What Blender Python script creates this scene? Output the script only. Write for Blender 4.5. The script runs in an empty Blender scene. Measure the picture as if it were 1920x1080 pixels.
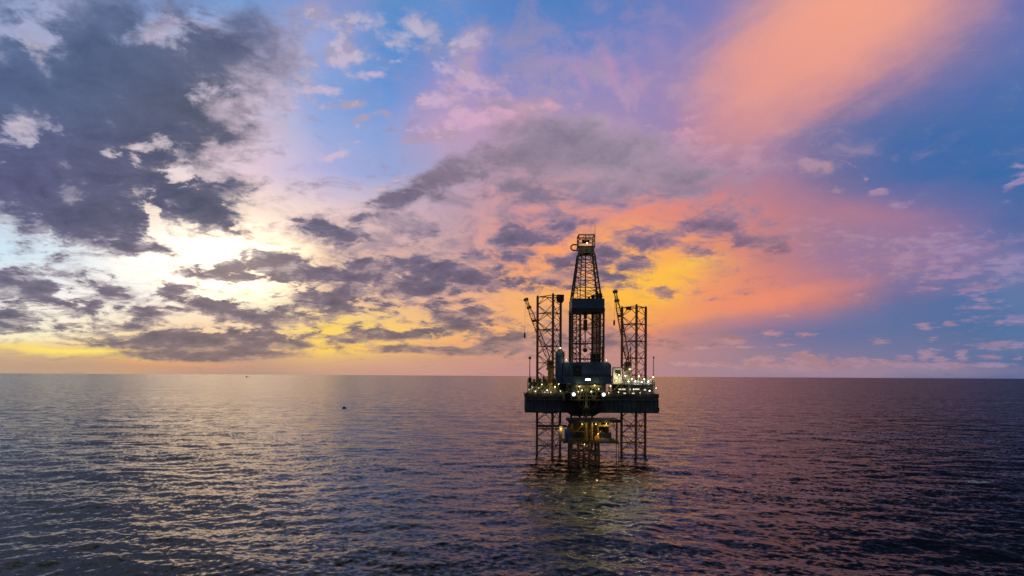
"""Jack-up drilling rig standing over a wellhead platform on the open sea at sunset."""
import bpy, math, random
import numpy as np

scene = bpy.context.scene
R = math.radians

# ------------------------------------------------------------------ camera
EYE = 40.0                                    # metres above the mean sea
cam_data = bpy.data.cameras.new("camera")
cam_data.sensor_width = 36.0
cam_data.lens = 23.456                        # about 75 degrees across
cam_data.shift_y = 0.0856                     # level camera, horizon below the middle of the frame
cam_data.clip_start = 0.5
cam_data.clip_end = 200000.0
camera = bpy.data.objects.new("camera", cam_data)
camera.location = (0.0, 0.0, EYE)
camera.rotation_euler = (R(90.0), R(-0.30), 0.0)
scene.collection.objects.link(camera)
scene.camera = camera

# ------------------------------------------------------------------ exposure
scene.render.engine = 'CYCLES'
scene.view_settings.view_transform = 'Standard'
scene.view_settings.look = 'None'
scene.view_settings.gamma = 1.0
scene.view_settings.exposure = 0.0
scene.view_settings.use_curve_mapping = False
scene.cycles.max_bounces = 6
scene.cycles.glossy_bounces = 4
scene.cycles.sample_clamp_indirect = 4.0
scene.cycles.use_denoising = True

# ------------------------------------------------------------------ sun, low behind the clouds on the port side
SUN_AZ, SUN_EL = -22.5, 9.5                   # degrees from the view axis, degrees above the horizon
sun_data = bpy.data.lights.new("sun", 'SUN')
sun_data.energy = 0.024
sun_data.angle = R(16.0)
sun_data.color = (1.0, 0.58, 0.22)
sun = bpy.data.objects.new("sun", sun_data)
sun.rotation_euler = (R(90.0 - SUN_EL), 0.0, R(180.0 - SUN_AZ))
scene.collection.objects.link(sun)

# ------------------------------------------------------------------ sky
# Colours of the evening air and of the clouds by direction (azimuth from the view axis, slope above the horizon).
CLEAR_SKY = [  # (slope above the horizon, [(azimuth in degrees, linear colour), ...])
    (2.9612, [(-37.5, (0.0144, 0.0232, 0.0578)), (-33.9, (0.0144, 0.0232, 0.0578)), (-29.9, (0.0144, 0.0232, 0.0578)), (-25.6, (0.0144, 0.0232, 0.0578)), (-21.0, (0.0144, 0.0232, 0.0578)), (-16.1, (0.0144, 0.0232, 0.0578)), (-10.9, (0.0144, 0.0232, 0.0578)), (-5.5, (0.0144, 0.0232, 0.0578)), (0.0, (0.0144, 0.0232, 0.0578)), (5.5, (0.0144, 0.0232, 0.0578)), (10.9, (0.0144, 0.0232, 0.0578)), (16.1, (0.0144, 0.0232, 0.0578)), (21.0, (0.0144, 0.0232, 0.0578)), (25.6, (0.0144, 0.0232, 0.0578)), (29.9, (0.0144, 0.0232, 0.0578)), (33.9, (0.0144, 0.0232, 0.0578)), (37.5, (0.0144, 0.0232, 0.0578))]),
    (1.2026, [(-37.5, (0.107, 0.117, 0.1384)), (-33.9, (0.107, 0.117, 0.1384)), (-29.9, (0.107, 0.117, 0.1384)), (-25.6, (0.107, 0.0931, 0.0931)), (-21.0, (0.107, 0.0931, 0.0931)), (-16.1, (0.107, 0.0931, 0.0931)), (-10.9, (0.0685, 0.0648, 0.0887)), (-5.5, (0.0685, 0.0648, 0.0887)), (0.0, (0.0273, 0.0369, 0.0802)), (5.5, (0.0273, 0.0369, 0.0802)), (10.9, (0.013, 0.0252, 0.0762)), (16.1, (0.013, 0.0252, 0.0762)), (21.0, (0.013, 0.0252, 0.0762)), (25.6, (0.013, 0.0252, 0.0762)), (29.9, (0.013, 0.0252, 0.0762)), (33.9, (0.013, 0.0252, 0.0762)), (37.5, (0.013, 0.0252, 0.0762))]),
    (0.7629, [(-37.5, (0.3419, 0.3325, 0.3231)), (-33.9, (0.3419, 0.3325, 0.3231)), (-29.9, (0.3419, 0.3325, 0.3231)), (-25.6, (0.3515, 0.2874, 0.2542)), (-21.0, (0.3515, 0.2874, 0.2542)), (-16.1, (0.3515, 0.2874, 0.2542)), (-10.9, (0.2623, 0.1946, 0.1946)), (-5.5, (0.2623, 0.1946, 0.1946)), (0.0, (0.117, 0.1274, 0.2307)), (5.5, (0.117, 0.1274, 0.2307)), (10.9, (0.117, 0.1274, 0.2307)), (16.1, (0.117, 0.1274, 0.2307)), (21.0, (0.0612, 0.0976, 0.2623)), (25.6, (0.0685, 0.0931, 0.2542)), (29.9, (0.0762, 0.0931, 0.2462)), (33.9, (0.0612, 0.0887, 0.2462)), (37.5, (0.0482, 0.0844, 0.2542))]),
    (0.5631, [(-37.5, (0.305, 0.3763, 0.6105)), (-33.9, (0.3515, 0.3763, 0.5776)), (-29.9, (0.2232, 0.305, 0.5457)), (-25.6, (0.2051, 0.3515, 0.6795)), (-21.0, (0.1559, 0.3278, 0.6795)), (-16.1, (0.2623, 0.305, 0.6105)), (-10.9, (0.1022, 0.2623, 0.5776)), (-5.5, (0.1144, 0.2623, 0.6105)), (0.0, (0.0908, 0.2232, 0.5457)), (5.5, (0.0704, 0.2051, 0.5149)), (10.9, (0.1144, 0.2051, 0.5149)), (16.1, (0.2051, 0.2051, 0.4851)), (21.0, (0.402, 0.2623, 0.3763)), (25.6, (0.6795, 0.3278, 0.305)), (29.9, (0.6795, 0.3278, 0.305)), (33.9, (0.3763, 0.2232, 0.3515)), (37.5, (0.1559, 0.1651, 0.4125))]),
    (0.4991, [(-37.5, (0.3763, 0.402, 0.6105)), (-33.9, (0.402, 0.4287, 0.6105)), (-29.9, (0.3763, 0.402, 0.5776)), (-25.6, (0.5149, 0.4851, 0.5776)), (-21.0, (0.3763, 0.3763, 0.5776)), (-16.1, (0.305, 0.3763, 0.6795)), (-10.9, (0.0908, 0.2623, 0.6105)), (-5.5, (0.1559, 0.2623, 0.5776)), (0.0, (0.1714, 0.2423, 0.5457)), (5.5, (0.1274, 0.2232, 0.5457)), (10.9, (0.2051, 0.2232, 0.5149)), (16.1, (0.2623, 0.2232, 0.4564)), (21.0, (0.4564, 0.2623, 0.3515)), (25.6, (0.6105, 0.2961, 0.305)), (29.9, (0.4564, 0.2423, 0.3278)), (33.9, (0.2051, 0.1812, 0.3763)), (37.5, (0.1022, 0.1651, 0.4287))]),
    (0.4352, [(-37.5, (0.305, 0.3278, 0.5149)), (-33.9, (0.305, 0.3278, 0.5149)), (-29.9, (0.305, 0.305, 0.4564)), (-25.6, (0.4287, 0.402, 0.5149)), (-21.0, (0.5776, 0.4851, 0.6105)), (-16.1, (0.2232, 0.3515, 0.6795)), (-10.9, (0.1274, 0.2831, 0.6445)), (-5.5, (0.305, 0.2831, 0.5776)), (0.0, (0.2051, 0.2423, 0.5457)), (5.5, (0.2232, 0.2423, 0.5149)), (10.9, (0.305, 0.2423, 0.4851)), (16.1, (0.3763, 0.2423, 0.4125)), (21.0, (0.5149, 0.2623, 0.3278)), (25.6, (0.3763, 0.2051, 0.3278)), (29.9, (0.1559, 0.162, 0.3763)), (33.9, (0.0908, 0.1559, 0.402)), (37.5, (0.0578, 0.1559, 0.402))]),
    (0.3712, [(-37.5, (0.402, 0.3763, 0.5149)), (-33.9, (0.402, 0.3763, 0.5149)), (-29.9, (0.5149, 0.4564, 0.5149)), (-25.6, (0.6795, 0.5457, 0.6105)), (-21.0, (0.6795, 0.5457, 0.6445)), (-16.1, (0.305, 0.402, 0.7157)), (-10.9, (0.2232, 0.3515, 0.6795)), (-5.5, (0.5149, 0.3278, 0.5149)), (0.0, (0.4851, 0.305, 0.4851)), (5.5, (0.402, 0.2831, 0.4564)), (10.9, (0.3278, 0.2423, 0.4564)), (16.1, (0.3763, 0.2307, 0.3916)), (21.0, (0.3763, 0.2232, 0.3515)), (25.6, (0.1559, 0.162, 0.3515)), (29.9, (0.0762, 0.15, 0.3763)), (33.9, (0.0578, 0.15, 0.3916)), (37.5, (0.0452, 0.15, 0.3916))]),
    (0.3073, [(-37.5, (0.5776, 0.5149, 0.6445)), (-33.9, (0.6795, 0.6105, 0.6795)), (-29.9, (0.8714, 0.7157, 0.6795)), (-25.6, (0.8308, 0.6795, 0.7157)), (-21.0, (0.7529, 0.5776, 0.6795)), (-16.1, (0.4287, 0.4287, 0.7157)), (-10.9, (0.2831, 0.3763, 0.6795)), (-5.5, (0.4287, 0.3515, 0.5149)), (0.0, (0.4564, 0.305, 0.402)), (5.5, (0.4564, 0.305, 0.3763)), (10.9, (0.402, 0.2623, 0.3515)), (16.1, (0.402, 0.2232, 0.3278)), (21.0, (0.3763, 0.2051, 0.3278)), (25.6, (0.1559, 0.1559, 0.3278)), (29.9, (0.0704, 0.1413, 0.3763)), (33.9, (0.0482, 0.1413, 0.3763)), (37.5, (0.0423, 0.1413, 0.3763))]),
    (0.2433, [(-37.5, (0.5776, 0.6795, 0.7913)), (-33.9, (0.7529, 0.7157, 0.7913)), (-29.9, (0.9387, 0.7913, 0.6795)), (-25.6, (0.9734, 0.807, 0.6795)), (-21.0, (1.0, 0.7913, 0.6445)), (-16.1, (0.8879, 0.6584, 0.6105)), (-10.9, (0.6795, 0.4851, 0.5149)), (-5.5, (0.5149, 0.3515, 0.4287)), (0.0, (0.7157, 0.305, 0.2831)), (5.5, (0.8308, 0.305, 0.2051)), (10.9, (0.807, 0.2705, 0.1946)), (16.1, (0.6584, 0.2307, 0.2051)), (21.0, (0.5149, 0.2086, 0.2423)), (25.6, (0.3419, 0.1878, 0.2961)), (29.9, (0.2623, 0.1714, 0.3278)), (33.9, (0.1714, 0.1559, 0.3515)), (37.5, (0.0802, 0.1413, 0.3515))]),
    (0.1794, [(-37.5, (0.6105, 0.7913, 0.9131)), (-33.9, (0.7157, 0.8388, 0.9216)), (-29.9, (1.0, 0.956, 0.9131)), (-25.6, (1.0, 0.9911, 0.956)), (-21.0, (1.0, 0.9734, 0.8714)), (-16.1, (0.956, 0.6795, 0.4564)), (-10.9, (0.7529, 0.4564, 0.3763)), (-5.5, (0.6445, 0.3763, 0.3515)), (0.0, (0.8308, 0.3278, 0.1878)), (5.5, (0.956, 0.3515, 0.1413)), (10.9, (1.0, 0.4564, 0.0844)), (16.1, (0.8714, 0.3278, 0.1413)), (21.0, (0.5776, 0.2159, 0.2051)), (25.6, (0.3515, 0.1878, 0.305)), (29.9, (0.2831, 0.1878, 0.3278)), (33.9, (0.2232, 0.1714, 0.3515)), (37.5, (0.1413, 0.1714, 0.3763))]),
    (0.1154, [(-37.5, (0.8308, 0.8308, 0.8308)), (-33.9, (0.956, 0.9131, 0.8714)), (-29.9, (1.0, 0.9734, 0.9131)), (-25.6, (1.0, 0.9387, 0.7913)), (-21.0, (1.0, 0.9387, 0.7305)), (-16.1, (0.9131, 0.6445, 0.402)), (-10.9, (0.7913, 0.4851, 0.3278)), (-5.5, (0.7913, 0.4287, 0.305)), (0.0, (0.9131, 0.4287, 0.1714)), (5.5, (0.956, 0.4287, 0.1022)), (10.9, (1.0, 0.5457, 0.0452)), (16.1, (0.8714, 0.305, 0.1413)), (21.0, (0.7758, 0.2502, 0.1651)), (25.6, (0.5457, 0.2051, 0.2051)), (29.9, (0.1559, 0.1559, 0.3278)), (33.9, (0.0844, 0.1559, 0.3515)), (37.5, (0.107, 0.1878, 0.3763))]),
    (0.0515, [(-37.5, (0.9734, 0.8714, 0.5776)), (-33.9, (0.9734, 0.8308, 0.4564)), (-29.9, (0.956, 0.6795, 0.305)), (-25.6, (0.8714, 0.5776, 0.305)), (-21.0, (0.8308, 0.5457, 0.305)), (-16.1, (0.956, 0.6308, 0.1559)), (-10.9, (0.9387, 0.5776, 0.162)), (-5.5, (0.8714, 0.4287, 0.1714)), (0.0, (0.7529, 0.3613, 0.1946)), (5.5, (0.5149, 0.2623, 0.2232)), (10.9, (0.6584, 0.2623, 0.1812)), (16.1, (0.402, 0.2122, 0.2502)), (21.0, (0.2542, 0.1878, 0.305)), (25.6, (0.1812, 0.1746, 0.314)), (29.9, (0.1384, 0.1714, 0.3231)), (33.9, (0.1022, 0.162, 0.3278)), (37.5, (0.0931, 0.1683, 0.3372))]),
    (0.0675, [(-37.5, (0.9131, 0.8308, 0.6445)), (-33.9, (0.956, 0.8714, 0.6445)), (-29.9, (0.956, 0.7913, 0.5149)), (-25.6, (0.956, 0.6795, 0.4287)), (-21.0, (0.956, 0.6795, 0.402)), (-16.1, (0.956, 0.6795, 0.1559)), (-10.9, (0.956, 0.6105, 0.1559)), (-5.5, (0.956, 0.5149, 0.1559)), (0.0, (0.9131, 0.4287, 0.1714)), (5.5, (0.5149, 0.2623, 0.2232)), (10.9, (0.7529, 0.2623, 0.1559)), (16.1, (0.402, 0.2051, 0.2423)), (21.0, (0.2232, 0.1714, 0.305)), (25.6, (0.15, 0.1651, 0.3278)), (29.9, (0.107, 0.1651, 0.3278)), (33.9, (0.0802, 0.1559, 0.3278)), (37.5, (0.0908, 0.1714, 0.3515))]),
    (0.0355, [(-37.5, (0.7529, 0.5149, 0.2232)), (-33.9, (0.7758, 0.5149, 0.1946)), (-29.9, (0.807, 0.5149, 0.1714)), (-25.6, (0.7913, 0.4564, 0.1559)), (-21.0, (0.6795, 0.402, 0.2232)), (-16.1, (0.956, 0.6105, 0.1274)), (-10.9, (0.8714, 0.5149, 0.1559)), (-5.5, (0.7529, 0.3515, 0.1878)), (0.0, (0.6105, 0.305, 0.2232)), (5.5, (0.5149, 0.2623, 0.2232)), (10.9, (0.5776, 0.2623, 0.2232)), (16.1, (0.4125, 0.2232, 0.2623)), (21.0, (0.2831, 0.2051, 0.2831)), (25.6, (0.2232, 0.1878, 0.305)), (29.9, (0.1714, 0.1812, 0.3278)), (33.9, (0.1274, 0.1651, 0.3278)), (37.5, (0.0976, 0.1651, 0.3278))]),
    (0.0227, [(-37.5, (0.5647, 0.3813, 0.2384)), (-33.9, (0.5776, 0.3813, 0.2232)), (-29.9, (0.6795, 0.3916, 0.1812)), (-25.6, (0.6105, 0.3515, 0.1878)), (-21.0, (0.5457, 0.3278, 0.2232)), (-16.1, (0.7305, 0.4452, 0.1878)), (-10.9, (0.6795, 0.3916, 0.2051)), (-5.5, (0.6105, 0.314, 0.2159)), (0.0, (0.5776, 0.2831, 0.2307)), (5.5, (0.5149, 0.2623, 0.2346)), (10.9, (0.5149, 0.2502, 0.2307)), (16.1, (0.402, 0.2232, 0.2623)), (21.0, (0.2961, 0.2086, 0.2831)), (25.6, (0.2423, 0.1878, 0.2961)), (29.9, (0.1878, 0.1845, 0.314)), (33.9, (0.1384, 0.1651, 0.314)), (37.5, (0.0976, 0.15, 0.314))]),
    (0.0115, [(-37.5, (0.5029, 0.3419, 0.2384)), (-33.9, (0.5271, 0.3419, 0.2232)), (-29.9, (0.6105, 0.3278, 0.1878)), (-25.6, (0.5776, 0.305, 0.2051)), (-21.0, (0.5149, 0.305, 0.2232)), (-16.1, (0.6105, 0.3515, 0.2232)), (-10.9, (0.6105, 0.3278, 0.2423)), (-5.5, (0.5776, 0.305, 0.2423)), (0.0, (0.5457, 0.2623, 0.2423)), (5.5, (0.5149, 0.2623, 0.2423)), (10.9, (0.4969, 0.2423, 0.2423)), (16.1, (0.3916, 0.2232, 0.2623)), (21.0, (0.314, 0.2086, 0.2831)), (25.6, (0.2623, 0.1878, 0.2831)), (29.9, (0.2051, 0.1878, 0.305)), (33.9, (0.15, 0.1683, 0.305)), (37.5, (0.0976, 0.1413, 0.305))]),
    (-0.0013, [(-37.5, (0.4851, 0.3278, 0.2423)), (-33.9, (0.5029, 0.3278, 0.2232)), (-29.9, (0.5776, 0.3278, 0.1878)), (-25.6, (0.4564, 0.2831, 0.2159)), (-21.0, (0.3763, 0.2705, 0.2232)), (-16.1, (0.5149, 0.305, 0.2307)), (-10.9, (0.5457, 0.2961, 0.2423)), (-5.5, (0.5457, 0.2918, 0.2542)), (0.0, (0.5271, 0.2623, 0.2542)), (5.5, (0.5149, 0.2623, 0.2542)), (10.9, (0.4851, 0.2423, 0.2542)), (16.1, (0.3916, 0.2232, 0.2705)), (21.0, (0.314, 0.2159, 0.2961)), (25.6, (0.2623, 0.1946, 0.2961)), (29.9, (0.2051, 0.1878, 0.305)), (33.9, (0.15, 0.162, 0.305)), (37.5, (0.0976, 0.1329, 0.2961))]),
]
CLOUD_BODY = [  # (slope above the horizon, [(azimuth in degrees, linear colour), ...])
    (0.8029, [(-37.5, (0.0802, 0.107, 0.2051)), (-24.7, (0.0908, 0.1221, 0.2232)), (-8.7, (0.1274, 0.1559, 0.305)), (8.7, (0.1274, 0.1714, 0.3515)), (24.7, (0.1274, 0.1559, 0.3278)), (37.5, (0.1559, 0.1714, 0.3515))]),
    (0.5631, [(-37.5, (0.107, 0.162, 0.314)), (-24.7, (0.1144, 0.15, 0.2831)), (-8.7, (0.1878, 0.2051, 0.3763)), (8.7, (0.2232, 0.2232, 0.4564)), (24.7, (0.2623, 0.2232, 0.402)), (37.5, (0.305, 0.2232, 0.3515))]),
    (0.4032, [(-37.5, (0.0976, 0.1413, 0.2831)), (-24.7, (0.0844, 0.1022, 0.1714)), (-8.7, (0.2423, 0.2051, 0.305)), (8.7, (0.4287, 0.3419, 0.4452)), (24.7, (0.3763, 0.2961, 0.4125)), (37.5, (0.3278, 0.2542, 0.3916))]),
    (0.2993, [(-37.5, (0.0908, 0.0976, 0.2232)), (-24.7, (0.0762, 0.0931, 0.1746)), (-8.7, (0.2232, 0.1714, 0.2423)), (8.7, (0.3916, 0.2831, 0.3763)), (24.7, (0.3515, 0.2542, 0.3515)), (37.5, (0.2542, 0.1946, 0.3515))]),
    (0.2273, [(-37.5, (0.0976, 0.0931, 0.2051)), (-24.7, (0.0704, 0.0844, 0.162)), (-8.7, (0.2051, 0.1714, 0.2623)), (8.7, (0.1878, 0.1441, 0.2623)), (24.7, (0.305, 0.1812, 0.2623)), (37.5, (0.2831, 0.1812, 0.305))]),
    (0.1314, [(-37.5, (0.162, 0.1413, 0.2232)), (-24.7, (0.1878, 0.1413, 0.2051)), (-8.7, (0.15, 0.1221, 0.1946)), (8.7, (0.162, 0.1274, 0.2051)), (24.7, (0.3515, 0.1559, 0.162)), (37.5, (0.2623, 0.1559, 0.2623))]),
    (0.0515, [(-37.5, (0.1413, 0.1413, 0.1946)), (-24.7, (0.2016, 0.1559, 0.1946)), (-8.7, (0.2159, 0.1559, 0.1746)), (8.7, (0.2384, 0.1559, 0.1746)), (24.7, (0.3763, 0.1878, 0.1714)), (37.5, (0.2623, 0.1812, 0.2623))]),
    (0.0035, [(-37.5, (0.2232, 0.1714, 0.1812)), (-24.7, (0.2623, 0.1812, 0.1812)), (-8.7, (0.2831, 0.1946, 0.1812)), (8.7, (0.305, 0.1946, 0.1946)), (24.7, (0.3515, 0.2051, 0.2051)), (37.5, (0.2623, 0.1812, 0.2623))]),
]
PUFF_TINT = [  # (slope above the horizon, [(azimuth in degrees, linear colour), ...])
    (0.7229, [(-37.5, (0.402, 0.402, 0.5776)), (-24.7, (0.4564, 0.4287, 0.6105)), (-8.7, (0.402, 0.3515, 0.5776)), (8.7, (0.4564, 0.305, 0.4564)), (24.7, (0.5776, 0.305, 0.3515)), (37.5, (0.402, 0.305, 0.4564))]),
    (0.5151, [(-37.5, (0.5457, 0.4851, 0.5776)), (-24.7, (0.6105, 0.4851, 0.6105)), (-8.7, (0.5457, 0.4851, 0.6105)), (8.7, (0.4564, 0.305, 0.5149)), (24.7, (0.3763, 0.2623, 0.4851)), (37.5, (0.3515, 0.305, 0.5149))]),
    (0.3792, [(-37.5, (0.6795, 0.5776, 0.6105)), (-24.7, (0.6445, 0.5457, 0.6445)), (-8.7, (0.6105, 0.4287, 0.6105)), (8.7, (0.807, 0.3515, 0.4564)), (24.7, (0.4452, 0.2831, 0.402)), (37.5, (0.402, 0.305, 0.4851))]),
    (0.2913, [(-37.5, (0.7913, 0.6795, 0.6795)), (-24.7, (0.7157, 0.5776, 0.6445)), (-8.7, (0.5776, 0.4287, 0.5457)), (8.7, (0.5776, 0.305, 0.402)), (24.7, (0.4452, 0.2623, 0.3515)), (37.5, (0.3515, 0.2831, 0.5149))]),
    (0.1154, [(-37.5, (0.8714, 0.7529, 0.6795)), (-24.7, (0.7913, 0.5776, 0.5149)), (-8.7, (0.6795, 0.4564, 0.4287)), (8.7, (0.7913, 0.3763, 0.2623)), (24.7, (0.4851, 0.2232, 0.2623)), (37.5, (0.305, 0.2423, 0.4287))]),
    (0.0115, [(-37.5, (0.7157, 0.4564, 0.305)), (-24.7, (0.6795, 0.4287, 0.305)), (-8.7, (0.6445, 0.3763, 0.305)), (8.7, (0.5776, 0.305, 0.2831)), (24.7, (0.4287, 0.2423, 0.305)), (37.5, (0.3278, 0.2423, 0.3763))]),
]
DARK_CLOUDS = [  # (azimuth, slope, half width in degrees, half height as slope, tilt in degrees, weight)
    (-31.61, 0.4432, 7.31, 0.1519, 35, 1.6),
    (-28.53, 0.4032, 7.07, 0.1119, 25, 1.4),
    (-33.88, 0.2993, 6.31, 0.1119, 0, 1.5),
    (-32.60, 0.2433, 4.88, 0.0600, 0, 1.4),
    (-28.88, 0.4751, 5.27, 0.0799, 20, 1.1),
    (-26.73, 0.4112, 4.02, 0.0560, 10, 1.1),
    (-26.36, 0.4751, 4.41, 0.0679, 10, 1.0),
    (-22.57, 0.4911, 2.34, 0.0400, 10, 0.6),
    (-35.73, 0.4432, 3.92, 0.0639, 0, 1.1),
    (-36.77, 0.5151, 1.32, 0.0879, 0, 0.9),
    (-30.26, 0.5311, 2.05, 0.0719, 0, 0.8),
    (-23.35, 0.4871, 3.09, 0.0440, 10, 0.55),
    (-24.87, 0.3952, 3.20, 0.0360, 15, 0.7),
    (-24.95, 0.2529, 4.22, 0.0448, 0, 1.3),
    (-31.28, 0.2114, 2.68, 0.0280, 0, 1.0),
    (-26.73, 0.3233, 1.10, 0.0144, 0, 0.6),
    (-26.36, 0.3512, 2.21, 0.0320, 20, 0.6),
    (-29.92, 0.1858, 2.24, 0.0112, 0, 0.8),
    (-39.74, 0.3632, 3.79, 0.1199, 0, 1.2),
    (-35.73, 0.2114, 1.81, 0.0144, 0, 0.6),
    (-36.33, 0.1234, 2.82, 0.0240, 0, 1.1),
    (-33.24, 0.0954, 3.52, 0.0144, 8, 0.9),
    (-36.92, 0.0835, 2.34, 0.0240, 0, 1.1),
    (-33.56, 0.0739, 1.91, 0.0112, 0, 0.8),
    (-31.45, 0.1186, 1.17, 0.0096, 0, 0.8),
    (-33.40, 0.1394, 0.96, 0.0064, 0, 0.5),
    (-34.82, 0.1474, 1.85, 0.0048, 0, 0.4),
    (-26.91, 0.1218, 1.75, 0.0144, 0, 1.1),
    (-26.18, 0.1458, 0.81, 0.0064, 0, 0.7),
    (-22.96, 0.1538, 2.52, 0.0192, 0, 1.1),
    (-19.99, 0.1658, 3.44, 0.0208, 0, 1.1),
    (-17.52, 0.1538, 3.33, 0.0176, 0, 1.1),
    (-31.11, 0.1434, 0.40, 0.0040, 0, 0.6),
    (-21.39, 0.1794, 0.99, 0.0056, 0, 0.5),
    (-24.12, 0.0994, 2.29, 0.0160, 0, 1.2),
    (-28.70, 0.0859, 1.23, 0.0112, 0, 0.8),
    (-28.17, 0.0739, 1.07, 0.0080, 0, 0.6),
    (-19.38, 0.0795, 4.48, 0.0176, 0, 1.1),
    (-16.05, 0.1138, 3.17, 0.0240, 0, 1.1),
    (-26.73, 0.0954, 0.51, 0.0048, 0, 0.5),
    (-24.87, 0.0499, 8.10, 0.0192, 0, 2.0),
    (-24.12, 0.0307, 6.30, 0.0120, 0, 1.6),
    (-29.58, 0.0659, 2.08, 0.0064, 0, 0.6),
    (-20.19, 0.0611, 4.03, 0.0096, 0, 0.8),
    (-14.35, 0.2098, 2.49, 0.0176, 0, 1.2),
    (-15.63, 0.2193, 1.70, 0.0160, 0, 0.5),
    (-18.06, 0.2377, 0.66, 0.0048, 0, 0.6),
    (-11.74, 0.1474, 3.73, 0.0240, 0, 1.1),
    (-9.08, 0.1298, 4.91, 0.0224, 0, 1.1),
    (-6.16, 0.1554, 3.62, 0.0240, 0, 1.1),
    (-3.43, 0.1490, 3.65, 0.0208, 0, 1.1),
    (-3.20, 0.1778, 2.19, 0.0128, 0, 1.1),
    (-8.19, 0.1698, 2.92, 0.0128, 0, 1.1),
    (-13.92, 0.1234, 3.67, 0.0192, 0, 1.1),
    (-14.35, 0.0954, 3.65, 0.0080, 0, 0.7),
    (-9.08, 0.1034, 2.68, 0.0064, 0, 0.6),
    (-12.62, 0.2393, 1.09, 0.0064, 0, 0.4),
    (-8.19, 0.1994, 1.35, 0.0112, 0, 0.4),
    (-10.86, 0.0611, 3.18, 0.0120, 0, 1.1),
    (-4.57, 0.0755, 3.09, 0.0160, 0, 1.1),
    (-2.75, 0.0914, 1.37, 0.0112, 0, 0.8),
    (-6.84, 0.0691, 2.03, 0.0096, 0, 0.8),
    (-5.03, 0.0379, 9.09, 0.0064, 0, 0.8),
    (-13.49, 0.0515, 2.17, 0.0064, 0, 0.5),
    (-0.46, 0.0515, 2.75, 0.0200, 0, 0.5),
    (0.23, 0.2098, 2.98, 0.0160, 0, 1.0),
    (2.29, 0.2018, 2.06, 0.0096, 0, 0.8),
    (4.66, 0.2337, 1.91, 0.0160, 0, 0.9),
    (0.00, 0.1794, 2.06, 0.0096, 0, 0.7),
    (-0.92, 0.2233, 1.37, 0.0096, 0, 0.6),
    (-9.97, 0.2657, 2.75, 0.0144, 10, 1.2),
    (-5.93, 0.2953, 4.30, 0.0192, 18, 1.2),
    (-0.92, 0.3193, 5.49, 0.0256, 12, 1.3),
    (4.57, 0.3353, 5.92, 0.0360, 5, 1.3),
    (9.53, 0.3273, 4.45, 0.0360, 0, 1.1),
    (13.49, 0.2993, 3.90, 0.0280, 0, 0.7),
    (1.83, 0.2769, 2.97, 0.0144, 0, 0.7),
    (7.29, 0.2873, 5.41, 0.0160, 0, 0.6),
    (11.30, 0.2018, 3.08, 0.0208, 0, 1.2),
    (16.48, 0.2257, 2.11, 0.0208, 0, 1.3),
    (20.19, 0.2066, 2.62, 0.0144, 0, 1.3),
    (8.64, 0.1794, 2.24, 0.0200, 0, 0.7),
    (12.09, 0.1266, 0.96, 0.0080, 0, 0.9),
    (3.89, 0.1394, 2.96, 0.0144, 0, 0.9),
    (9.97, 0.1650, 2.22, 0.0080, 0, 0.7),
    (14.78, 0.1874, 1.71, 0.0096, 0, 0.6),
    (4.57, 0.1714, 2.28, 0.0112, 0, 0.7),
    (18.56, 0.2433, 1.65, 0.0096, 0, 0.5),
    (7.74, 0.1434, 1.80, 0.0128, 0, 0.7),
    (7.74, 0.0515, 5.85, 0.0112, 0, 0.4),
    (-41.58, 0.1154, 3.84, 0.0240, 0, 1),
    (-45.21, 0.3233, 4.55, 0.1599, 0, 1),
    (-46.32, 0.0835, 2.18, 0.0160, 0, 1),
    (-35.73, 0.6590, 5.43, 0.0639, 20, 0.7),
]
CLOUD_GAPS = [  # (azimuth, slope, half width in degrees, half height as slope, tilt in degrees, weight)
    (-35.58, 0.5071, 1.67, 0.0799, 15, 0.8),
    (-36.63, 0.3752, 1.77, 0.0480, 0, 0.6),
    (-33.24, 0.4951, 0.64, 0.0240, 0, 0.3),
    (-26.55, 0.5311, 3.12, 0.0320, 15, 0.65),
    (-28.35, 0.3432, 1.28, 0.0176, 0, 0.45),
    (-28.35, 0.2473, 0.50, 0.0440, 5, 0.9),
    (-26.73, 0.2873, 1.46, 0.0160, 10, 0.6),
    (-23.73, 0.4272, 1.34, 0.0144, 0, 0.5),
    (-29.92, 0.3233, 1.38, 0.0080, 0, 0.3),
    (-34.19, 0.1154, 0.44, 0.0096, 0, 0.4),
    (-34.51, 0.1010, 1.56, 0.0064, 0, 0.7),
    (-27.82, 0.2114, 1.07, 0.0112, 0, 0.7),
    (-19.38, 0.1274, 2.45, 0.0112, 0, 0.8),
    (-22.18, 0.1154, 1.57, 0.0080, 0, 0.7),
    (-22.96, 0.0635, 2.33, 0.0040, 0, 0.5),
    (-9.08, 0.1554, 0.63, 0.0064, 0, 0.4),
]
VEILS = [  # (azimuth, slope, half width in degrees, half height as slope, tilt in degrees, weight)
    (5.48, 0.4512, 14.98, 0.1119, 0, 0.45),
    (-4.57, 0.4432, 5.46, 0.1199, 0, 0.5),
    (17.31, 0.3233, 8.35, 0.0639, 0, 0.5),
    (13.49, 0.1634, 7.80, 0.0560, 10, 0.35),
    (-11.74, 0.1954, 18.44, 0.1039, 0, 0.8),
    (-29.58, 0.0994, 13.86, 0.0879, 0, 0.5),
    (1.83, 0.2513, 13.73, 0.0879, 0, 0.85),
    (9.97, 0.1954, 11.55, 0.0879, 0, 0.5),
    (-2.75, 0.0835, 11.88, 0.0480, 0, 0.5),
    (17.31, 0.2114, 6.68, 0.0480, 0, 0.4),
    (-29.58, 0.3632, 10.39, 0.2078, 0, 0.6),
    (-20.19, 0.4671, 4.84, 0.0799, 0, 0.4),
]
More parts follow.
